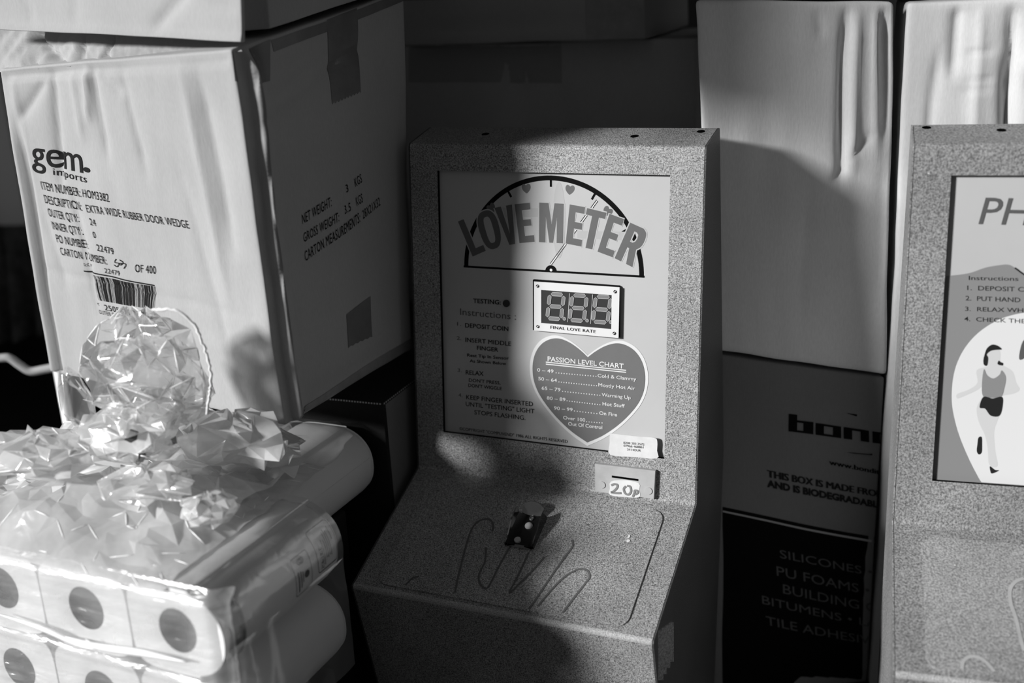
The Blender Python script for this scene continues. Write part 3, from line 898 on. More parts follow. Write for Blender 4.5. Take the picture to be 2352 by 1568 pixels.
flat('runner_shorts', M['ink'], [(748, 660), (720, 735), (760, 745), (800, 795), (862, 795), (885, 720), (880, 660), (815, 672)], .0008)
flat('runner_shoe', M['ink'], [(712, 955), (735, 950), (738, 1010), (735, 1060), (715, 1075), (700, 1050), (705, 1000)], .0006)
flat('runner_shoe', M['ink'], [(795, 1160), (830, 1185), (860, 1190), (810, 1212), (798, 1195)], .0006)
b_ = MB(); slab(b_, face, [tuple(p) for p in spline(pq(face, Z7(1041, 250), Z7(1015, 310), Z7(1005, 385), Z7(1030, 390), Z7(1090, 340), Z7(1090, 260)), 3, True)], .0005); b_.build('runner_hair', M['ink_grey'], panel)
h2 = MB()
Z8 = lambda x, y: (2000 + x / 3.35, 1100 + y / 3.35)
for pts in ([(1179, 770), (1110, 800), (1070, 860), (1075, 960), (1115, 1080), (1150, 1230), (1179, 1330)], [(700, 1470), (710, 1410), (760, 1375), (830, 1380), (890, 1420), (950, 1490)]):
    stroke(h2, desk, [tuple(p) for p in spline(pq(desk, *[Z8(*q) for q in pts]), 6)], .0028, .0016)
h2.build('hand_outline', M['alu'], root, label='worn pale outline of a hand')
# ------------------------------------------------------------------ cartons
def base_of(c):
    q = [c[k] for k in ((0, 0, 0), (1, 0, 0), (0, 1, 0), (1, 1, 0))]
    return sum(q, V()) / 4
def nfront(yaw): ux, uy = axes(yaw); return -uy
def nright(yaw): ux, uy = axes(yaw); return ux
# gem carton
GY = -31
K = at(654, 977, .888)
nF, nR = nfront(GY), nright(GY)
FBR = K; FTR = hit(532, 112, K, nF); FTL = hit(-2, 160, K, nF); FBL = hit(114, 853, K, nF)
RBR = hit(945, 802, K, nR); RTR = hit(928, -22, K, nR)
gc = {(1, 0, 0): FBR, (1, 0, 1): FTR, (0, 0, 1): FTL, (0, 0, 0): FBL, (1, 1, 0): RBR, (1, 1, 1): RTR}
gc[0, 1, 0] = FBL + RBR - FBR; gc[0, 1, 1] = FTL + RTR - FTR
def gem_front(a, b, w):
    W_, H_ = GW, GH
    d = .0010 * nz(V((a * 14, b * 8, 3))) + .0006 * nz(V((a * 60, b * 14, 9)))
    u, v = a / W_, b / H_
    for x0, y0, x1, y1, wd, dp in ((.24, 1.0, .20, .62, .006, .004), (.25, .62, .29, .22, .0035, .0022), (.42, 1.0, .44, .70, .0045, .0028), (.40, 1.0, .38, .82, .004, -.003), (.55, .98, .60, .66, .006, .0022), (.33, .99, .34, .76, .005, -.002),
                                   (.86, .95, .90, .45, .010, .0035), (.80, .98, .86, .30, .008, -.0025), (.74, .7, .84, .12, .007, .0014), (.06, .98, .05, .62, .006, -.002), (.10, .55, .16, .30, .006, .0015),
                                   (.02, .37, .97, .30, .004, .0010), (.30, .30, .95, .16, .01, -.0012), (.05, .84, .22, .97, .006, .003), (.45, .97, .55, .90, .004, .0022)):
        d += crease(a, b, x0 * W_, y0 * H_, x1 * W_, y1 * H_, wd, dp)
    d *= w
    # crushed top: bends back over the last 20 mm, deepest at the left
    tdep = lerp(.011, .004, sstep(.2, .8, u))
    d -= tdep * sstep(.955, .99, v) * sstep(1.0, .997, v) * w
    # pinched left edge
    d -= .009 * sstep(.022, .016, a) * sstep(.004, .012, a) * sstep(.9, .7, v)
    return d
def gem_right(a, b, w):
    d = .0009 * nz(V((a * 14, b * 8, 13))) + .0003 * nz(V((a * 70, b * 16, 2)))
    d += crease(a, b, 0.0, GH * .80, GD * .95, GH * .93, .005, .0018) + crease(a, b, .02, GH * .87, GD * .5, GH * .92, .004, .001)
    d += crease(a, b, .012, GH * .98, .010, GH * .7, .006, -.002)
    d += crease(a, b, .02, .012, GD * .9, .012, .006, .0015)
    # sprung edge of the glued flap: a narrow fin beside the corner
    v = b / GH
    f0 = .0120 + .0012 * nz(V((3, b * 18, 1))) - .002 * sstep(.6, 1, v)
    hgt = (.0112 + .0012 * nz(V((8, b * 22, 4)))) * sstep(1, .93, v) * sstep(0, .012, v)
    fin = sstep(f0 - .0016, f0, a) * (1 - .0 ) if a < f0 else max(0, 1 - (a - f0) / .016) ** 1.6
    return d * w + hgt * fin * sstep(0, .004, a)
gem = Carton(gc, .0022, {'front': gem_front, 'right': gem_right}, .0016, 1)
GW, GD, GH = gem.d
G = thing('cardboard_carton', 'crumpled pale carton printed with item numbers and a barcode, behind the wrapped rolls', 'carton', base_of(gc))
gb = gem.mesh('carton_body', M['kraft'], G, .0032, 0, .022)
gf, gr = gem.face('front'), gem.face('right')
t = MB(); FI = .12
for s, bl, br, tl, bold in [
    ('gem', (66, 383), (190, 397), (72, 346), .012), ('.', (190, 396), (206, 398), (190, 388), .05), ('imports', (119, 400), (198, 421), (121, 391), -.006)]:
    if s == 'gem':
        # x-height letters: cap height is larger than the x-height
        put_text(t, gf, s, (74, 377), (189, 400), (70, 318), .0006, .004, 1.02, 5, FI)
    elif s == '.': put_text(t, gf, s, (190, 396), (206, 399), (186, 330), .0006, .0, 1, 5)
    else: put_text(t, gf, s, (121, 404), (198, 422), (119, 388), .0006, 0, 1.15, 4, FI)
for s, bl, br, tl in [
    ('ITEM NUMBER:', (96, 437), (185, 454), (91, 418)), ('HOM3382', (190, 454), (251, 466), (187, 436)),
    ('DESCRIPTION:', (104, 468), (188, 485), (99, 449)), ('EXTRA WIDE RUBBER DOOR WEDGE', (200, 488), (437, 524), (195, 471)),
    ('OUTER QTY:', (113, 497), (178, 511), (108, 479)), ('24', (208, 516), (221, 519), (204, 501)),
    ('INNER QTY:', (122, 526), (186, 540), (117, 508)), ('0', (215, 544), (221, 546), (212, 530)),
    ('PO NUMBER:', (131, 555), (202, 571), (127, 537)), ('22479', (224, 574), (263, 583), (221, 559)),
    ('CARTON NUMBER:', (140, 583), (246, 606), (136, 566)), ('OF 400', (311, 622), (359, 628), (310, 605)),
    ('22479', (241, 625), (277, 631), (239, 614)), ('LOT', (193, 609), (211, 613), (191, 602)),
    ('2505617033829', (243, 709), (368, 733), (240, 696)), ('<', (222, 699), (228, 701), (221, 690)), ('OUTER CARTON', (228, 717), (297, 731), (225, 708)),
    ('Product Code HOM-3382', (293, 733), (382, 748), (291, 724))]:
    put_text(t, gf, s, bl, br, tl, .0006, 0, 1.12, 3, .5)
# barcode and ruled line
rnd = random.Random(3)
x = 0.0
def bar(x0, x1):
    p = lambda x, v: (lerp(lerp(208, 357, x), lerp(228, 357, x), v), lerp(lerp(629, 656, x), lerp(686, 708, x), v))
    patch(t, gf, p(x0, 0), p(x1, 0), p(x1, 1), p(x0, 1), .0006, 1, 8)
while x < 1:
    wd = rnd.choice((.006, .006, .012, .018)); bar(x, min(1, x + wd)); x += wd + rnd.choice((.006, .010, .014))
patch(t, gf, (192, 619), (355, 652), (355, 655), (193, 622), .0006, 24, 1)
for pts in ([(268, 592), (264, 600), (274, 602), (270, 610), (262, 606)], [(276, 594), (284, 600), (278, 606), (276, 602), (290, 604), (286, 614)]):
    stroke(t, gf, [tuple(p) for p in spline(pq(gf, *pts), 5)], .0008, .0006)
t.build('printed_text', M['ink'], gb)
t = MB()
for s, bl, br, tl in [('NET WEIGHT:', (694, 516), (758, 474), (692, 494)), ('3', (792, 444), (797, 441), (790, 427)), ('KGS', (813, 431), (829, 419), (810, 412)),
                      ('GROSS WEIGHT:', (698, 558), (775, 508), (696, 537)), ('3.5', (788, 492), (802, 484), (786, 474)), ('KGS', (816, 474), (831, 464), (813, 455)),
                      ('CARTON MEASUREMENTS:', (702, 602), (825, 508), (699, 580)), ('28X21X32', (832, 502), (872, 470), (829, 484))]:
    put_text(t, gr, s, bl, br, tl, .0006, 0, 1.12)
t.build('printed_text', M['ink'], gb)
# tapes
tp = MB(); patch(tp, gr, (748, 44), (820, 14), (827, 212), (762, 240), .0005, 18, 14, .0016); tp.build('tape_or_shade_strip', M['tape'], G)
tp = MB(); patch(tp, gr, (622, 92), (930, -18), (926, 4), (628, 118), .0004, 30, 4); tp.build('tape_or_shade_strip', M['tape'], G)
tp = MB(); patch(tp, gr, (571, 112), (620, 90), (618, 185), (580, 192), .0005, 10, 10); patch(tp, gf, (535, 118), (564, 112), (574, 190), (540, 186), .0005, 10, 10); tp.build('corner_tape', M['tape'], G)
tp = MB(); patch(tp, gr, (795, 722), (850, 680), (855, 775), (800, 800), .0005, 10, 8, .001); tp.build('tape_or_shade_strip', M['tape'], G)
tp = MB(); patch(tp, gr, (694, 935), (944, 775), (944, 799), (694, 978), .0006, 40, 6); tp.build('tape_or_shade_strip', M['tape_clear'], G)

# carton on top of it, its front panel sprung loose
uc0 = hit(600, 100, K + nF * -.004, nF)
ux, uy = axes(GY)
ub = box_corners(V((FTR.x, FTR.y, max(FTR.z, FTL.z, RTR.z) + .004)) + ux * .006 + uy * .014, GY, .36, .20, .20)
eL = (FTL - FTR) / GW; eD = (RTR - FTR) / GD
for j in (0, 1):
    for i in (0, 1):
        q = FTR + eL * (.36 * (1 - i) - .004) + eD * (.034 + .18 * j) + V((0, 0, .0055))
        ub[i, j, 0] = q; ub[i, j, 1] = q + V((0, 0, .2))
UC = Carton(ub, .002, {f: (lambda a, b, w: w * (.0012 * nz(V((a * 12, b * 9, 5))))) for f in ('front', 'right')}, .001, 2)
U = thing('cardboard_carton', 'carton with a loose front flap, stacked on the crumpled barcode carton', 'carton', base_of(ub))
UC.mesh('carton_body', M['kraft_mid'], U, .008)
fl0 = hit(555, 96, K + nF * .004, nF); fl1 = hit(-40, 66, K + nF * .004, nF); fl2 = hit(548, -120, K + nF * .002, nF); fl3 = hit(-70, -140, K + nF * .002, nF)
fb = {(1, 0, 0): fl0, (0, 0, 0): fl1, (1, 0, 1): fl2, (0, 0, 1): fl3}
for i in (0, 1):
    for k in (0, 1): fb[i, 1, k] = fb[i, 0, k] + uy * .004
def flapd(a, b, w):
    return w * (.0008 * nz(V((a * 14, b * 10, 31))) + crease(a, b, .205, .0, .262, .05, .004, .003) + crease(a, b, .255, .03, .40, .028, .003, .0015) + crease(a, b, .245 * 1.55, .0, .25 * 1.55, .08, .006, -.003) + crease(a, b, .07, .0, .05, .08, .004, .0015) + crease(a, b, .12, .0, .13, .08, .006, .001)) + .0012 * sstep(.008, 0, b)
FL = Carton(fb, .0012, {'front': flapd}, .0008, 3)
FL.mesh('front_flap', M['kraft'], U, .005)
# sunk band of the flap fold between the two cartons
bd = MB(); q0 = [(-30, 68), (556, 97), (556, 128), (-30, 166)]
P0 = K - nF * .034; P1 = K - nF * .004
bd.grid(150, 14, lambda u, v: hit(lerp(-30, 556, u), lerp(66, 96, u), P0, nF).lerp(hit(lerp(-30, 556, u), lerp(168, 118, u), P1, nF), v) + nF * ((.0016 + .005 * sstep(.6, .35, u)) * nz(V((u * 26 + v * 3, v * 2, 4))) + .001 * nz(V((u * 90, v * 3, 4))) + crease(u * .26, v * .03, .045, 0, .078, .03, .003, .006) + crease(u * .26, v * .03, .10, 0, .094, .03, .002, .004) + crease(u * .26, v * .03, .128, 0, .118, .03, .002, .006)))
bd.build('fold_strip', M['kraft_mid'], G, smooth=True)

# black carton under it
bc = at(880, 925, .985); bc.z = bc.z
ux, uy = axes(-22)
bcc = {}
for i in (0, 1):
    for j in (0, 1):
        for k in (0, 1): bcc[i, j, k] = V((bc.x, bc.y, FL0)) - ux * .20 * (1 - i) + uy * .15 * j + V((0, 0, (bc.z - FL0) * k))
Bk = thing('black_carton', 'black cardboard carton with pale worn edges under the crumpled barcode carton', 'carton', base_of(bcc))
BKC = Carton(bcc, .0012, {}, .0006, 4); BKC.mesh('carton_body', M['black_card'], Bk, .012)
we = MB(); bf, br_ = BKC.face('front'), BKC.face('right')
def wedge(surf, a0, a1, b, off):
    n = 60; mbv = []
    for i in range(n):
        if i % 2 == 0:
            x0, x1 = lerp(a0, a1, i / n), lerp(a0, a1, (i + 1.2) / n)
            we.add([surf.pt(x0, b, off), surf.pt(x1, b, off), surf.pt(x1, b - .0016, off), surf.pt(x0, b - .0016, off)], [(0, 1, 2, 3)])
wedge(bf, .11, .199, bf.Lb - .0005, .0003); wedge(br_, .001, .12, br_.Lb - .0005, .0003)
we.build('worn_edge', M['kraft_mid'], Bk, label='pale worn edge')
rs = MB(); patch(rs, br_, (.004, bc.z - FL0 - .003), (.13, bc.z - FL0 - .003), (.13, .01), (.004, .01), .0004, 8, 8, pix=False); rs.build('side_print', M['kraft_dark'], Bk, label='dark grey printed side')

# cartons behind the love meter
def simple_carton(name_label, c, mat, seed, disp=None, wob=.0016, step=.008, r=.003):
    o = thing('cardboard_carton', name_label, 'carton', base_of(c))
    cc = Carton(c, r, disp or {}, wob, seed)
    body = cc.mesh('carton_body', mat, o, step)
    return o, cc, body
CYW = -20
pC = at(1250, 290, 1.27); nC = nfront(CYW); ux, uy = axes(CYW)
tl_, tr_ = hit(905, 100, pC, nC), hit(1598, 86, pC, nC)
zt = tr_.z
fr = V((tr_.x, tr_.y, FL0)); wC = (V((tl_.x, tl_.y, FL0)) - fr).length
cb = box_corners(fr, CYW, wC, .2, zt - FL0); zt -= FL0
def cdisp(a, b, w):
    u = a / wC
    return w * (.0012 * nz(V((a * 12, b * 5, 8))) + crease(a, b, wC * .42, zt, wC * .46, zt - .14, .004, .003) + crease(a, b, wC * .36, zt, wC * .37, zt - .055, .003, .004) + crease(a, b, wC * .55, zt, wC * .60, zt - .16, .005, .0025) + crease(a, b, wC * .86, zt, wC * .86, zt - .16, .006, .002) + crease(a, b, wC * .75, zt, wC * .75, zt - .12, .006, -.0015) + crease(a, b, wC * .25, zt - .04, wC * .26, zt - .2, .005, .0015))
CB, CC, _ = simple_carton('tall plain carton directly behind the love tester cabinet', cb, M['kraft_pale'], 6, {'front': cdisp})
tpm = MB(); cf = CC.face('front'); patch(tpm, cf, (938, 96), (1290, 96), (1290, 192), (938, 188), .0005, 16, 6); tpm.build('tape_or_shade_strip', M['kraft_mid'], CB)  # not tape: shadow band under the overhanging carton, painted as a darker patch
pU = pC + nC * .035
ul, urr = hit(905, 101, pU, nC), hit(1482, 88, pU, nC)
fr = V((urr.x, urr.y, zt + FL0 + .0015)); wU = (V((ul.x, ul.y, 0)) - V((urr.x, urr.y, 0))).length
cu_ = box_corners(fr, CYW, wU, .24, .20)
CU, CUC, _ = simple_carton('dark taped carton overhanging on top of the tall plain carton', cu_, M['kraft_mid'], 7, {'front': lambda a, b, w: w * (.001 * nz(V((a * 10, b * 8, 2))) + crease(a, b, 0, .018, wU, .018, .004, .0015))})
cuf, cur = CUC.face('front'), CUC.face('right')
e = MB(); patch(e, cuf, (wU - .062, .16), (wU - .001, .16), (wU - .001, .002), (wU - .062, .002), .0007, 14, 16, pix=False)
e.build('wrapping_film', M['tape_clear'], CU)
ln = MB(); patch(ln, cuf, (0, .052), (wU * .66, .052), (wU * .66, .049), (0, .049), .0005, 30, 1, pix=False); ln.build('printed_line', M['ink'], CU)

hc = box_corners(V((-.155, 1.195, FL0)), -20, .25, .09, .52 - FL0)  # unseen carton added to keep a sun patch off the tall carton
simple_carton('unseen carton added to block sun behind the crumpled barcode carton', hc, M['kraft_mid'], 29, step=.02)

# big carton with the shadow, and its sunlit neighbour
AYW = 5
pA = V((.45, 1.020, 0)); nA = nfront(AYW); uxA, uyA = axes(AYW)
ac = {(1, 0, 0): hit(2036, 860, pA, nA), (0, 0, 0): hit(1640, 806, pA, nA), (1, 0, 1): hit(2058, 6, pA, nA), (0, 0, 1): hit(1598, 3, pA, nA)}
for i in (0, 1):
    for k in (0, 1): ac[i, 1, k] = ac[i, 0, k] + uyA * .13 + uxA * (.045 - .050 * i)
def adisp(a, b, w):
    W_, H_ = AW, AH
    d = .0012 * nz(V((a * 9, b * 5, 21))) + .0004 * nz(V((a * 60, b * 10, 5)))
    for x0, y0, x1, y1, wd, dp in ((.745, 1, .715, .50, .0035, .005), (.80, 1, .78, .55, .006, -.003), (.90, 1, .91, .6, .004, -.0025), (.955, 1, .985, .62, .006, .005), (.60, .98, .62, .9, .004, .001), (.66, .52, .74, .58, .003, .0015), (.77, .60, .90, .68, .003, .0012),
                                   (.985, .62, .98, .2, .006, .003), (.55, .52, .5, .1, .012, .0012)):
        d += crease(a, b, x0 * W_, y0 * H_, x1 * W_, y1 * H_, wd, dp)
    return d * w
A_ = Carton(ac, .004, {'front': adisp}, .0018, 11)
AW, AD, AH = A_.d
AO = thing('cardboard_carton', 'large carton right of the love tester, crossed by its slanting shadow', 'carton', base_of(ac))
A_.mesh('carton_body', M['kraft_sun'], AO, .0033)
# neighbour
BYW = -14
nB = nfront(BYW); uxB = axes(BYW)[0]
pB = V((.335, 1.016, 0)); 
zB = ac[1, 0, 1].z
b0 = hit(2071, 300, pB, nB)
ZBOT = max(ac[0, 0, 0].z, ac[1, 0, 0].z)
bb = box_corners(V((b0.x, b0.y, FL0)) + uxB * .36, BYW, .36, .13, zB - FL0 - .001)
zB -= FL0
def bdisp(a, b, w):
    d = .0014 * nz(V((a * 11, b * 6, 41))) + .0006 * nz(V((a * 60, b * 12, 5)))
    zt_ = zB
    for x0, y0, x1, y1, wd, dp in ((.040, zt_, .040, zt_ - .07, .005, .004), (.028, zt_ - .04, .020, zt_ - .16, .004, .0025), (.085, zt_, .090, zt_ - .15, .005, .0055), (.082, zt_ - .05, .092, zt_ - .17, .004, .006), (.105, zt_ - .075, .150, zt_, .005, .006), (.100, zt_ - .06, .118, zt_ - .03, .006, -.005), (.060, zt_, .062, zt_ - .15, .006, -.002),
                                   (.050, zt_ - .045, .075, zt_ - .043, .0022, .0016), (.050, zt_ - .070, .075, zt_ - .068, .0022, .0016), (.050, zt_ - .078, .075, zt_ - .076, .0022, .0014), (.145, zt_ - .02, .14, zt_ - .16, .006, .003)):
        d += crease(a, b, x0, y0, x1, y1, wd, dp)
    return d * w
B_ = Carton(bb, .004, {'front': bdisp}, .0018, 14)
BO = thing('cardboard_carton', 'sunlit wrinkled carton behind the cabinet with letters PH', 'carton', base_of(bb))
B_.mesh('carton_body', M['kraft_white'], BO, .0033)
# carton lying on both, coloured dark to stand in for a shadowed gap
dc = box_corners(ac[0, 0, 1] + V((0, 0, .003)) + uxA * .56 + uyA * .012 , AYW, .54, .2, .12)
DO, _, _ = simple_carton('carton coloured dark as shade, lying across the two right-hand cartons at the top edge', dc, M['kraft_dark'], 17)

# carton at the bottom of the stack
DYW = AYW
pD = pA + V((0, .004, 0)); nD = nfront(DYW); uxD, uyD = axes(DYW)
bt_l, bt_r = hit(1640, 811, pD, nD), hit(2033, 865, pD, nD)
zD = min(bt_l.z, ac[0, 0, 0].z) - .002
dcc = {}
for i, q in ((0, bt_l), (1, bt_r)):
    for j in (0, 1):
        for k in (0, 1): dcc[i, j, k] = V((q.x, q.y, (q.z - .001) if k else FL0)) + uyD * .12 * j
DC = Carton(dcc, .003, {'front': lambda a, b, w: w * .001 * nz(V((a * 10, b * 8, 77)))}, .0012, 18)
DD = thing('cardboard_carton', 'shaded carton with heavy black lettering and arrow marks, between the two cabinets', 'carton', base_of(dcc))
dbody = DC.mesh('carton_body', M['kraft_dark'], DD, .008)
df = DC.face('front')
pb = MB(); patch(pb, df, (1660, 1163), (2080, 1246), (2080, 1700), (1660, 1650), .0004, 12, 10); pb.build('printed_band', M['black'], dbody)
pl = MB(); patch(pl, df, (1660, 1171), (2080, 1254), (2080, 1259), (1660, 1175), .0007, 20, 1); pl.build('printed_line', M['kraft_mid'], dbody)
pt_ = MB()
Z9 = lambda x, y: (1600 + x / 3.136, 750 + y / 3.136)
def blk(*polys):
    for p in polys: slab(pt_, df, [df.px(*Z9(*q)) for q in p][::-1], .0007)
# heavy square lettering of the carton mark
def rect(x0, y0, x1, y1, sk=.14): return [(x0, y0 + (x0 - 660) * 0), (x1, y0 + (x1 - x0) * sk), (x1, y1 + (x1 - x0) * sk), (x0, y1)]
def sl(x): return (x - 665) * .135
def R(x0, y0, x1, y1): blk([(x0, y0 + sl(x0)), (x1, y0 + sl(x1)), (x1, y1 + sl(x1)), (x0, y1 + sl(x0))])
R(665, 625, 727, 752); R(727, 665, 845, 680); R(775, 665, 845, 752); R(727, 738, 780, 752)
R(862, 668, 920, 752); R(985, 668, 1042, 752); R(915, 668, 990, 682); R(915, 738, 990, 752)
R(1060, 668, 1120, 752); R(1118, 668, 1240, 684); R(1180, 668, 1240, 752)
R(1265, 668, 1322, 752); R(1320, 668, 1400, 684); R(1320, 736, 1400, 752); R(1400, 668, 1455, 752); R(1420, 615, 1455, 752)
blk([(1078, 620), (1400, 662), (1400, 712)], [(1078, 903), (1240, 915), (1400, 912), (1400, 955), (1240, 930)])
put_text(pt_, df, 'www.bonditgr', Z9(958, 990), Z9(1375, 1070), Z9(956, 955), .0007, .03)
pt_.build('printed_mark', M['black'], dbody)
pt_ = MB()
put_text(pt_, df, 'THIS BOX IS MADE FROM', Z9(512, 1082), Z9(1345, 1228), Z9(510, 1032), .0007, .05)
put_text(pt_, df, 'AND IS BIODEGRADABLE', Z9(508, 1150), Z9(1338, 1306), Z9(506, 1103), .0007, .05)
pt_.build('printed_text', M['ink'], dbody)
pt_ = MB()
ZA = lambda x, y: (1600 + x / 3.752, 1150 + y / 3.752)
for s, bl, br, tl in (('SILICONES •', (720, 490), (1515, 640), (716, 420)), ('PU FOAMS • A', (690, 640), (1640, 830), (686, 560)), ('BUILDING CH', (745, 790), (1650, 975), (742, 712)), ('BITUMENS • LA', (565, 880), (1560, 1090), (560, 810)), ('TILE ADHESIVE', (600, 1060), (1560, 1245), (596, 985))):
    put_text(pt_, df, s, ZA(*bl), ZA(*br), ZA(*tl), .0008)
pt_.build('printed_text', M['ink_grey'], dbody)
# ------------------------------------------------------------------ wrapped kitchen rolls
PY = -25
P0 = at(405, 1450, .70)
pux, puy = axes(PY); puz = V((0, 0, 1))
PK = lambda x, t, z: P0 + pux * x + puy * t + puz * z
HX, HZ, RL = .0430, .0360, .146
def sq(a, rnd=True, hx=HX, hz=HZ, e=5.0):
    c, s = math.cos(a), math.sin(a)
    if c > 0 and rnd: e = lerp(5.0, 2.25, sstep(0, .35, c))
    return (hx * math.copysign(abs(c) ** (2 / e), c), hz * math.copysign(abs(s) ** (2 / e), s))
def roll_meshes(parent, rnd=True):
    N = 56
    F = ROOTM[parent.name]
    W = lambda x, t, z: F @ V((x, t, z))
    # wrapper side
    prof = [(0.0, .975), (.0012, .99), (.004, .995), (.012, 1.0), (.05, 1.0), (.10, 1.0), (RL - .008, 1.0), (RL - .003, .985), (RL, .94)]
    b = MB(); vs = []; fs = []
    for t, k in prof:
        for i in range(N):
            x, z = sq(i * math.tau / N, rnd); vs.append(W(x * k, t, z * k))
    for j in range(len(prof) - 1):
        for i in range(N): fs.append((j * N + i, j * N + (i + 1) % N, (j + 1) * N + (i + 1) % N, (j + 1) * N + i))
    b.add(vs, fs); body = b.build('wrapping', M['paper_wrap'], parent, smooth=True)
    # end faces with core hole
    e = MB()
    R0 = .0165
    for t, sgn in ((.0, 1), (RL, -1)):
        e = MB()
        rings = []
        for f in (0, .33, .66, 1):
            ring = []
            for i in range(N):
                a = i * math.tau / N; x, z = sq(a, rnd)
                ring.append(W(lerp(R0 * math.cos(a), x * .978, f), t + sgn * .0015 * (1 - f), lerp(R0 * 1.08 * math.sin(a), z * .978, f)))
            rings.append(ring)
        vs = [q for r in rings for q in r]
        fs = [((r) * N + i, r * N + (i + 1) % N, (r + 1) * N + (i + 1) % N, (r + 1) * N + i) for r in range(3) for i in range(N)]
        if sgn < 0: fs = [f[::-1] for f in fs]
        e.add(vs, fs)
        e.build('roll_end', M['paper'], parent, smooth=True)
    c = MB()
    c.grid(32, 6, lambda u, v: W(R0 * math.cos(u * math.tau), .0012 + v * (RL - .0024), R0 * 1.08 * math.sin(u * math.tau)))
    c.build('core', M['core'], parent, smooth=True, label='dark hollow core')
    return body
class RollSurf:
    """x along the roll (t), y around the cross-section (angle), for one roll"""
    def __init__(s, F): s.F = F
    def pt(s, t, a, off=0):
        x, z = sq(a); x2, z2 = sq(a + .01)
        n = V((z2 - z, 0, -(x2 - x))).normalized()
        return s.F @ (V((x, t, z)) + n * off)
def make_roll(x, t, z, label):
    F = Matrix.Translation(PK(x, t, z)) @ Matrix.Rotation(rad(PY), 4, 'Z')
    r = thing('kitchen_roll', label, 'kitchen roll', F, 'kitchen rolls in the clear wrapping')
    return r, F
PX, PZ = .0866, .0724
nrow = ('upper', 'lower'); ncol = ('right-hand', 'middle', 'left-hand')
protos = []
r0, F0 = make_roll(0, 0, 0, 'kitchen roll at the right end of the upper front row, with printed labels')
roll_meshes(r0)
src = [c for c in r0.children]
def copy_roll(x, t, z, label, r0=None, src=None):
    F = Matrix.Translation(PK(x, t, z)) @ Matrix.Rotation(rad(PY), 4, 'Z')
    c = r0.copy(); COL.objects.link(c); c.matrix_world = F; c['label'] = label
    ROOTM[c.name] = F
    for ch in src:
        d = ch.copy(); COL.objects.link(d); d.parent = c
    return c
r1, F1 = make_roll(-PX, .0008, 0, 'kitchen roll in the clear wrap, upper front row, middle of three')
roll_meshes(r1, False)
src1 = [c for c in r1.children]
def place(x, t, z, label, rnd): copy_roll(x, t, z, label, r0 if rnd else r1, src if rnd else src1)
place(0, 0, -PZ, 'kitchen roll at the right end of the lower front row in the clear wrap', True)
for k in (1, 2):
    for j in (0, 1):
        if (k, j) != (1, 0):
            place(-PX * k, .0008 * k, -PZ * j, 'kitchen roll in the clear wrap, %s front row, %s of three' % (nrow[j], ncol[k]), False)
for k in range(3):
    place(-.056 - PX * k, RL + .0045, .0005, 'kitchen roll in the clear wrap, upper back row, %s of three' % ncol[k], k == 0)

# printed labels on the right-hand roll
rs_ = RollSurf(F0)
wrap0 = [c for c in r0.children if c.name.startswith('wrapping')][0]
class RollFlat:
    def __init__(s, t0, a0, dt, da): s.t0, s.a0, s.dt, s.da = t0, a0, dt, da
    def pt(s, x, y, off=0): return rs_.pt(s.t0 + x * s.dt, s.a0 + y * s.da, off)
def label_at(t0, t1, a0, a1, kind):
    # x in 0..1 along the roll, y in 0..1 around it (upwards)
    sf = RollFlat(t0, a0, t1 - t0, a1 - a0)
    b = MB()
    pts = rrect(0, 0, 1, 1, .10, 4)
    P = []
    for i in range(len(pts)):
        a, c = V(pts[i]), V(pts[(i + 1) % len(pts)])
        n = max(1, int((c - a).length / .06)); P += [a.lerp(c, k / n) for k in range(n)]
    stroke(b, sf, P, .022, .0004, closed=True)
    if kind == 'social':
        q = rrect(.30, .76, .66, .90, .09, 4); stroke(b, sf, q, .028, .0004, closed=True)
        stroke(b, sf, disc_pts((.48, .83), .10, 16, .038), .026, .0004, closed=True)
        slab(b, sf, disc_pts((.70, .42), .15, 20, .075), .0004)
        for x, y0, y1, w in ((.20, .10, .62, .045), (.34, .18, .60, .04), (.46, .30, .55, .03)):
            n = 16
            for k in range(n):
                ya, yb = lerp(y0, y1, k / n), lerp(y0, y1, (k + .72) / n)
                slab(b, sf, [(x - w, ya), (x + w * (.4 + .6 * ((k * 7) % 3) / 2), ya), (x + w * .7, yb), (x - w, yb)], .0004)
    else:
        for ch, y in zip('SOFTIDE', (.05, .12, .19, .26, .33, .37, .46)):
            vs, fs, _ = text_geo(ch, 0, 1, 3)
            b.add([sf.pt(.16 + .14 * v[1] / CAPH, y + .06 * (1 - v[0]) if False else y + .06 * v[0], .0004) for v in vs], fs)
        for x, y0, y1 in ((.36, .10, .66), (.46, .22, .62), (.54, .20, .80), (.62, .22, .84), (.70, .2, .78), (.84, .5, .84)):
            n = 18
            for k in range(n):
                ya, yb = lerp(y0, y1, k / n), lerp(y0, y1, (k + .75) / n)
                slab(b, sf, [(x - .018, ya), (x + .018 - .012 * ((k * 5) % 3) / 2, ya), (x + .016, yb), (x - .018, yb)], .0004)
    b.build('printed_label', M['ink'], wrap0)
label_at(.086, .107, -.32, .46, 'social')
label_at(.116, .1435, -.20, .72, 'text')
bnd_ = MB()
bnd_.grid(2, 30, lambda u, v: rs_.pt(.0105 + .0125 * u, lerp(-.95, .85, v), .0004)); bnd_.build('end_band', M['panel_grey'], wrap0, label='grey band along the roll end')
dt_ = MB()
for k in range(40):
    a = lerp(-.93, .83, k / 39)
    dt_.add([rs_.pt(.0195, a, .0007), rs_.pt(.0212, a, .0007), rs_.pt(.0212, a + .02, .0007), rs_.pt(.0195, a + .02, .0007)], [(0, 1, 2, 3)])
dt_.build('perforation', M['ink'], wrap0)

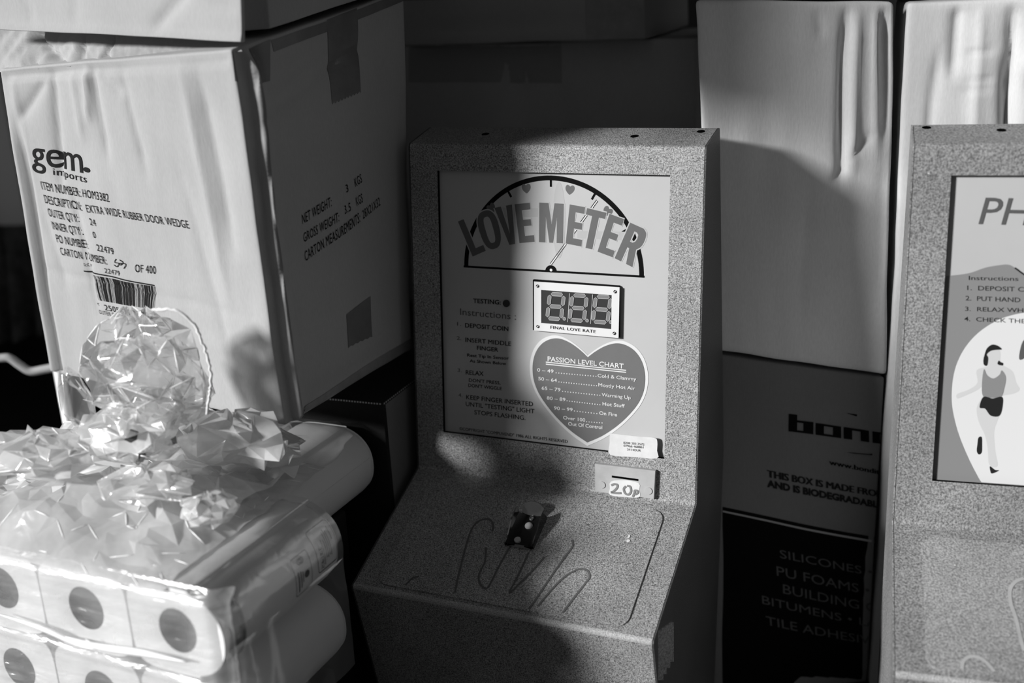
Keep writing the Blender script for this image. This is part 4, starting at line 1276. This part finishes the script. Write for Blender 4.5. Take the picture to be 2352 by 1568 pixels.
# low carton that carries the pack
lc = box_corners(V((PK(.03, .01, 0).x, PK(.03, .01, 0).y, FL0)), PY, .28, .13, (P0.z - PZ - HZ) - .004 - FL0)
simple_carton('carton underneath the wrapped kitchen rolls', lc, M['black_card'], 23, step=.02)
lc2z = P0.z - PZ - HZ
# the back row stands on a second low carton
lr = box_corners(V((PK(-.03, .153, 0).x, PK(-.03, .153, 0).y, FL0)), PY, .25, .115, (P0.z - HZ) - .0005 - FL0)
simple_carton('black carton behind the front rolls, carrying the back row', lr, M['black_card'], 24, step=.02)

# ------------------------------------------------------------------ crumpled clear film
dirs = []
rn = random.Random(12)
for i in range(9):
    v_ = V((rn.uniform(-1, 1), rn.uniform(-1, 1), rn.uniform(-1, 1))).normalized()
    dirs.append((v_, rn.uniform(.75, 1.35), rn.random()))
def crumple(p, lam, seed=0):
    """sharp-creased facets: triangle waves in random directions, warped"""
    q = p + noise.noise_vector(p * (.5 / lam) + V((seed, 0, 0))) * lam * .55
    dd, _ = noise.voronoi(q / lam + V((seed * 3.7, 1.3, seed)), distance_metric='DISTANCE', exponent=2)
    s = (dd[1] - dd[0]) * .9 - .45
    d, f, ph = dirs[seed % 9]
    return s + .5 * (tri(q.dot(d) * f / lam + ph) - .5)
FT = .0045
top_z = HZ + .003
FW = thing('plastic_wrapping', 'crumpled clear plastic film around the kitchen rolls, gathered in a tuft', 'plastic wrap', Matrix.Translation(PK(-.08, .0, -PZ - HZ)))
# stretched front sheet with drawn horizontal wrinkles
def front(u, v):
    x = lerp(-.235, HX + .004, u); z = lerp(-PZ - HZ - .004, top_z - .001, v)
    h = .0009 * nz(V((x * 14 + z * 4, z * 110, 1))) + .0005 * nz(V((x * 40, z * 240, 5)))
    seam = math.exp(-((z + PZ / 2 + .02 * x + .001) / .0035) ** 2)
    h += .0022 * seam * (1 + .4 * nz(V((x * 30, 2, 2))))
    # dimples where the film spans the hollow cores
    for k in range(3):
        for j in range(2):
            r2 = ((x + PX * k) ** 2 + (z + PZ * j) ** 2) / (.014 ** 2)
            if r2 < 6: h += math.exp(-r2) * (-.0010 + .0016 * nz(V((x * 30, z * 200, 7))))
    rnd_ = sstep(HX - .012, HX + .004, x) * .010 + sstep(top_z - .012, top_z, z) * .008
    return PK(x, -FT - h + rnd_, z)
f1 = MB(); f1.grid(150, 130, front); f1.build('front_film', M['film_front'], FW, smooth=True)
# film hugging the right-hand rolls, then hanging straight down
def sidef(u, v):
    t = lerp(-.003, .148, u)
    if v < .55:
        a = lerp(1.75, -.25, v / .55); x, z = sq(a); n = V((x / HX ** 2, z / HZ ** 2)).normalized()
        o = .0016 + .0010 * nz(V((t * 26 + z * 30, z * 60, 3))) + .0012 * sstep(.08, .143, t)
        x += n.x * o; z += n.y * o
    else:
        k = (v - .55) / .45; x0, z0 = sq(-.25)
        z = lerp(z0, -PZ - HZ - .002, k); x = x0 + .002 + .0022 * nz(V((t * 40, z * 25, 8))) + .002 * sstep(.08, .143, t)
    return PK(x, t, z)
f2 = MB(); f2.grid(70, 120, sidef); f2.build('side_film', M['film_side'], FW, smooth=True)
def facets(name, fn, nu, nv, mat, seed, jit=.38, bev=.0024, wrap=False, ridges=0):
    """creased sheet: jittered coarse net, one flat facet per triangle, narrow rounded creases"""
    rr = random.Random(seed)
    P = {}
    for j in range(nv + 1):
        for i in range(nu + (0 if wrap else 1)):
            ju = rr.uniform(-jit, jit) * (1 if wrap or 0 < i < nu else 0); jv = rr.uniform(-jit, jit) * (1 if 0 < j < nv else 0)
            P[i, j] = fn((i + ju) / nu, (j + jv) / nv, rr.uniform(-1, 1))
    keys = list(P); idx = {k: n for n, k in enumerate(keys)}
    F = []
    for j in range(nv):
        for i in range(nu):
            a, b_, c, d = [(q % nu if wrap else q, r) for q, r in ((i, j), (i + 1, j), (i + 1, j + 1), (i, j + 1))]
            a, b_, c, d = idx[a], idx[b_], idx[c], idx[d]
            F += [(a, b_, c), (a, c, d)] if rr.random() < .5 else [(a, b_, d), (b_, c, d)]
    o = mesh_obj(name, [P[k] for k in keys], F, mat, FW, True)
    if ridges:  # white tubes stand in for sun glints along the folds
        ed = sorted({tuple(sorted(e)) for f in F for e in zip(f, f[1:] + f[:1])})
        pts = [P[k] for k in keys]; cb = MB()
        for a, b_ in ed:
            if rr.random() < ridges:
                p, q = pts[a], pts[b_]
                cb.tube([p, p.lerp(q, .3), p.lerp(q, .7), q], [.00012, .0005, .0005, .00012], 6)
        if cb.v: cb.build('crease', M['film_white'], o, smooth=True, label='white lines painted for the glints on the folds')
    md = o.modifiers.new('soft creases', 'BEVEL'); md.width = bev; md.segments = 4; md.limit_method = 'ANGLE'; md.angle_limit = rad(12)
    return o
# loose crumpled sheet over the top
HUMP = []
def hump(px, py, Y, rx, rt, h):
    q = at(px, py, Y) - P0
    HUMP.append((q.dot(pux), q.dot(puy), rx, rt, h))
hump(30, 1060, .80, .05, .04, .022); hump(200, 1050, .82, .05, .04, .020); hump(420, 1050, .83, .05, .04, .016); hump(500, 1150, .77, .022, .025, .012); hump(90, 1180, .75, .05, .022, .010); hump(340, 1130, .78, .05, .03, .014)
hump(300, 1240, .72, .045, .012, -.007)
GZ = K.z - P0.z
def under(q, z, lim, m):
    return min(z, lim) if (q - K).dot(nF) < m else z
def topf(u, v, r):
    x = lerp(-.30, -.004, u); t = lerp(-FT, .205, v)
    h = sum(a * math.exp(-((x - hx) / rx) ** 2 - ((t - ht) / rt) ** 2) for hx, ht, rx, rt, a in HUMP)
    amp = .0042 * sstep(.004, .07, t) * (.25 + .75 * sstep(-.004, -.06, x))
    z = HZ + .002 + max(-.0008, (h + .004) * sstep(-.004, .025, t) * sstep(-.004, -.05, x) + amp * r)
    z -= .004 * sstep(.006, -FT, t)
    z = under(PK(x, t, 0), z, GZ - .005, .014)
    return PK(x, t, z)
facets('top_film', topf, 26, 26, M['film'], 5, ridges=.06)
def topf2(u, v, r):
    x = lerp(-.30, -.015, u); t = lerp(.070, .20, v)
    h = sum(a * math.exp(-((x - hx) / rx) ** 2 - ((t - ht) / rt) ** 2) for hx, ht, rx, rt, a in HUMP[:3])
    z = HZ + .007 + h * 1.1 + .007 * r
    z = under(PK(x, t, 0), z, GZ - .004, .014)
    return PK(x, t, z)
facets('top_film', topf2, 18, 10, M['film_dense'], 9)
# film over the back rolls
def rearf(u, v, r):
    x = lerp(-.14, -.0135, u); t = lerp(.146, .290, v)
    e = sstep(-.0135, -.045, x)
    z = HZ + .003 + (.012 * sstep(.146, .18, t) * sstep(.292, .25, t) + .004 * r) * e
    z -= .030 * (1 - e) ** 2
    z = under(PK(x, t, 0), z, GZ - .004, .014)
    return PK(x, t, z)
facets('back_film', rearf, 7, 9, M['film_dark'], 21)
# the gathered tuft: crumpled open bubbles of film
def bubble(name, ctr, ax, ay, az, seed, amp, mat, nu=20, nv=12, tilt=0, v0=.03, v1=.97, ridges=.04):
    ua, ub_ = axes(PY)
    def fn(u, v, r):
        th = u * math.tau; ph = lerp(v0, v1, v) * math.pi
        k = 1 + amp * r + .16 * nz(V((math.cos(th) * 1.3, math.sin(th) * 1.3, ph + seed)))
        p = V((math.sin(ph) * math.cos(th) * ax, math.sin(ph) * math.sin(th) * ay, math.cos(ph) * az)) * k
        q = ctr + ua * (p.x + tilt * p.z) + ub_ * p.y + V((0, 0, p.z))
        dd = (q - K).dot(nF) - .004
        if dd < 0 and q.z > K.z - .012: q = q - nF * dd
        return q
    return facets(name, fn, nu, nv, mat, seed, .42, .0010, True, ridges)
bubble('tuft', at(335, 850, .845), .052, .034, .046, 31, .17, M['film_tuft'], 18, 11, -.12, ridges=.16)
bubble('tuft', at(325, 880, .835), .046, .030, .036, 32, .22, M['film_tuft'], 12, 9, ridges=.08)
bubble('tuft', at(300, 990, .825), .042, .030, .020, 33, .22, M['film'], 20, 9)
bubble('film_fold', at(182, 925, .84), .0095, .014, .027, 34, .25, M['film_dark'], 8, 6, -.2)
hm_ = MB(); P = [V(p) + V((rn.uniform(-1, 1), 0, rn.uniform(-1, 1))) * .0007 for p in spline([at(352, 712, .815), at(405, 712, .81), at(445, 745, .81), (at(470, 800, .81)), at(484, 860, .81), at(481, 905, .81), at(474, 950, .815)], 9)]
hm_.tube(P, [.0009 + .0005 * rn.random() for _ in P], 7); hm_.build('hem', M['film_white'], FW, smooth=True, label='crimped white edge of the bag')
bubble('film_fold', at(540, 1002, .852), .050, .030, .020, 35, .25, M['film_dense'], 18, 8)
bubble('film_fold', at(598, 1022, .872), .036, .028, .014, 41, .2, M['film_dense'], 16, 8)
bubble('film_fold', at(90, 1040, .82), .050, .030, .016, 36, .22, M['film'], 18, 8)
bubble('film_fold', at(480, 1165, .765), .020, .020, .011, 37, .25, M['film'], 14, 8)
bubble('film_fold', at(340, 1110, .79), .036, .026, .012, 38, .25, M['film'], 16, 8)
# white tubes painting the sun highlight along the front film's folds
pl = MB()
def fold_glint(pts, Y, w=.0016):
    P = [V(p) for p in spline([at(x, y, Y) if Y > .7 else hit(x, y, P0 - puy * .0062, -puy) for x, y in pts], 6)]
    n = len(P)
    pl.tube(P, [w * max(.12, math.sin(math.pi * (i + .5) / n)) for i in range(n)], 8)
fold_glint([(-10, 1408), (60, 1430), (110, 1448), (190, 1483), (250, 1492)], .690, .0022); fold_glint([(150, 1462), (230, 1485), (330, 1500), (430, 1520)], .689, .0030); fold_glint([(195, 1466), (215, 1480), (235, 1492)], .688, .0009)
pl.build('fold_glint', M['film_white'], FW, smooth=True)
# printed scraps of wrapping inside the tuft
sc = MB()
Q = at(300, 1025, .80)
def scrap(pts, Y):
    P = [at(x, y, Y + .0004 * i) for i, (x, y) in enumerate(pts)]
    sc.add(P, [tuple(range(len(P)))])
scrap([(285, 1010), (300, 985), (318, 990), (312, 1022)], .795); scrap([(318, 1040), (330, 1028), (336, 1045), (328, 1062), (318, 1060)], .792); scrap([(392, 1008), (405, 1000), (407, 1018), (398, 1020)], .80); scrap([(362, 990), (380, 982), (381, 988), (364, 995)], .80)
sc.build('printed_scrap', M['ink_grey'], FW)

# ------------------------------------------------------------------ seen through the gap at the far left
def bar_thing(name, label, cat, parts):
    o = thing(name, label, cat, parts[0][1][0])
    for nm, pts, r, mat in parts:
        b = MB(); b.tube([tuple(p) for p in spline(pts, 4)] if len(pts) > 2 else pts, r, 12); b.build(nm, mat, o, smooth=True)
    return o
YB = 1.25
post = at(135, 850, YB)
bar_thing('metal_rack', 'blurred pale metal rack with a bent rail left of the crumpled carton', 'rack', [
    ('post', [V((post.x, YB, FL0)), V((post.x, YB, at(137, 846, YB).z))], .0062, M['film_white']),
    ('rail', [at(-60, 822, YB), at(0, 822, YB), at(22, 822, YB), at(45, 838, YB), at(70, 852, YB), at(100, 848, YB), at(140, 840, YB)], .0050, M['metal_pale'])])
cl = MB()
C0 = at(-60, 520, 1.95); C1 = at(75, 520, 1.95); hcl = C0.z - at(0, 790, 1.95).z
def clf(u, v, d=0):
    p = C0.lerp(C1, u) - V((0, 0, hcl * v * (1 - .12 * u)))
    return p + V((0, -.02 * math.sin(u * 14 + v * 2) * (.4 + v) + d, 0))
cl.grid(40, 30, lambda u, v: clf(u, v)); cl.grid(40, 30, lambda u, v: clf(1 - u, v, .008))
tag(cl.build('checked_cloth', M['cloth'], smooth=True), 'blurred dark checked cloth hanging at the left edge', 'cloth')
bo = MB(); q = at(-80, 520, 2.1); bo.box(q, at(60, 516, 2.1) - q, V((0, .02, 0)), V((0, 0, .3)))
tag(bo.build('grey_board', M['film_white']), 'blurred pale grey board above the checked cloth at the left edge', 'board')
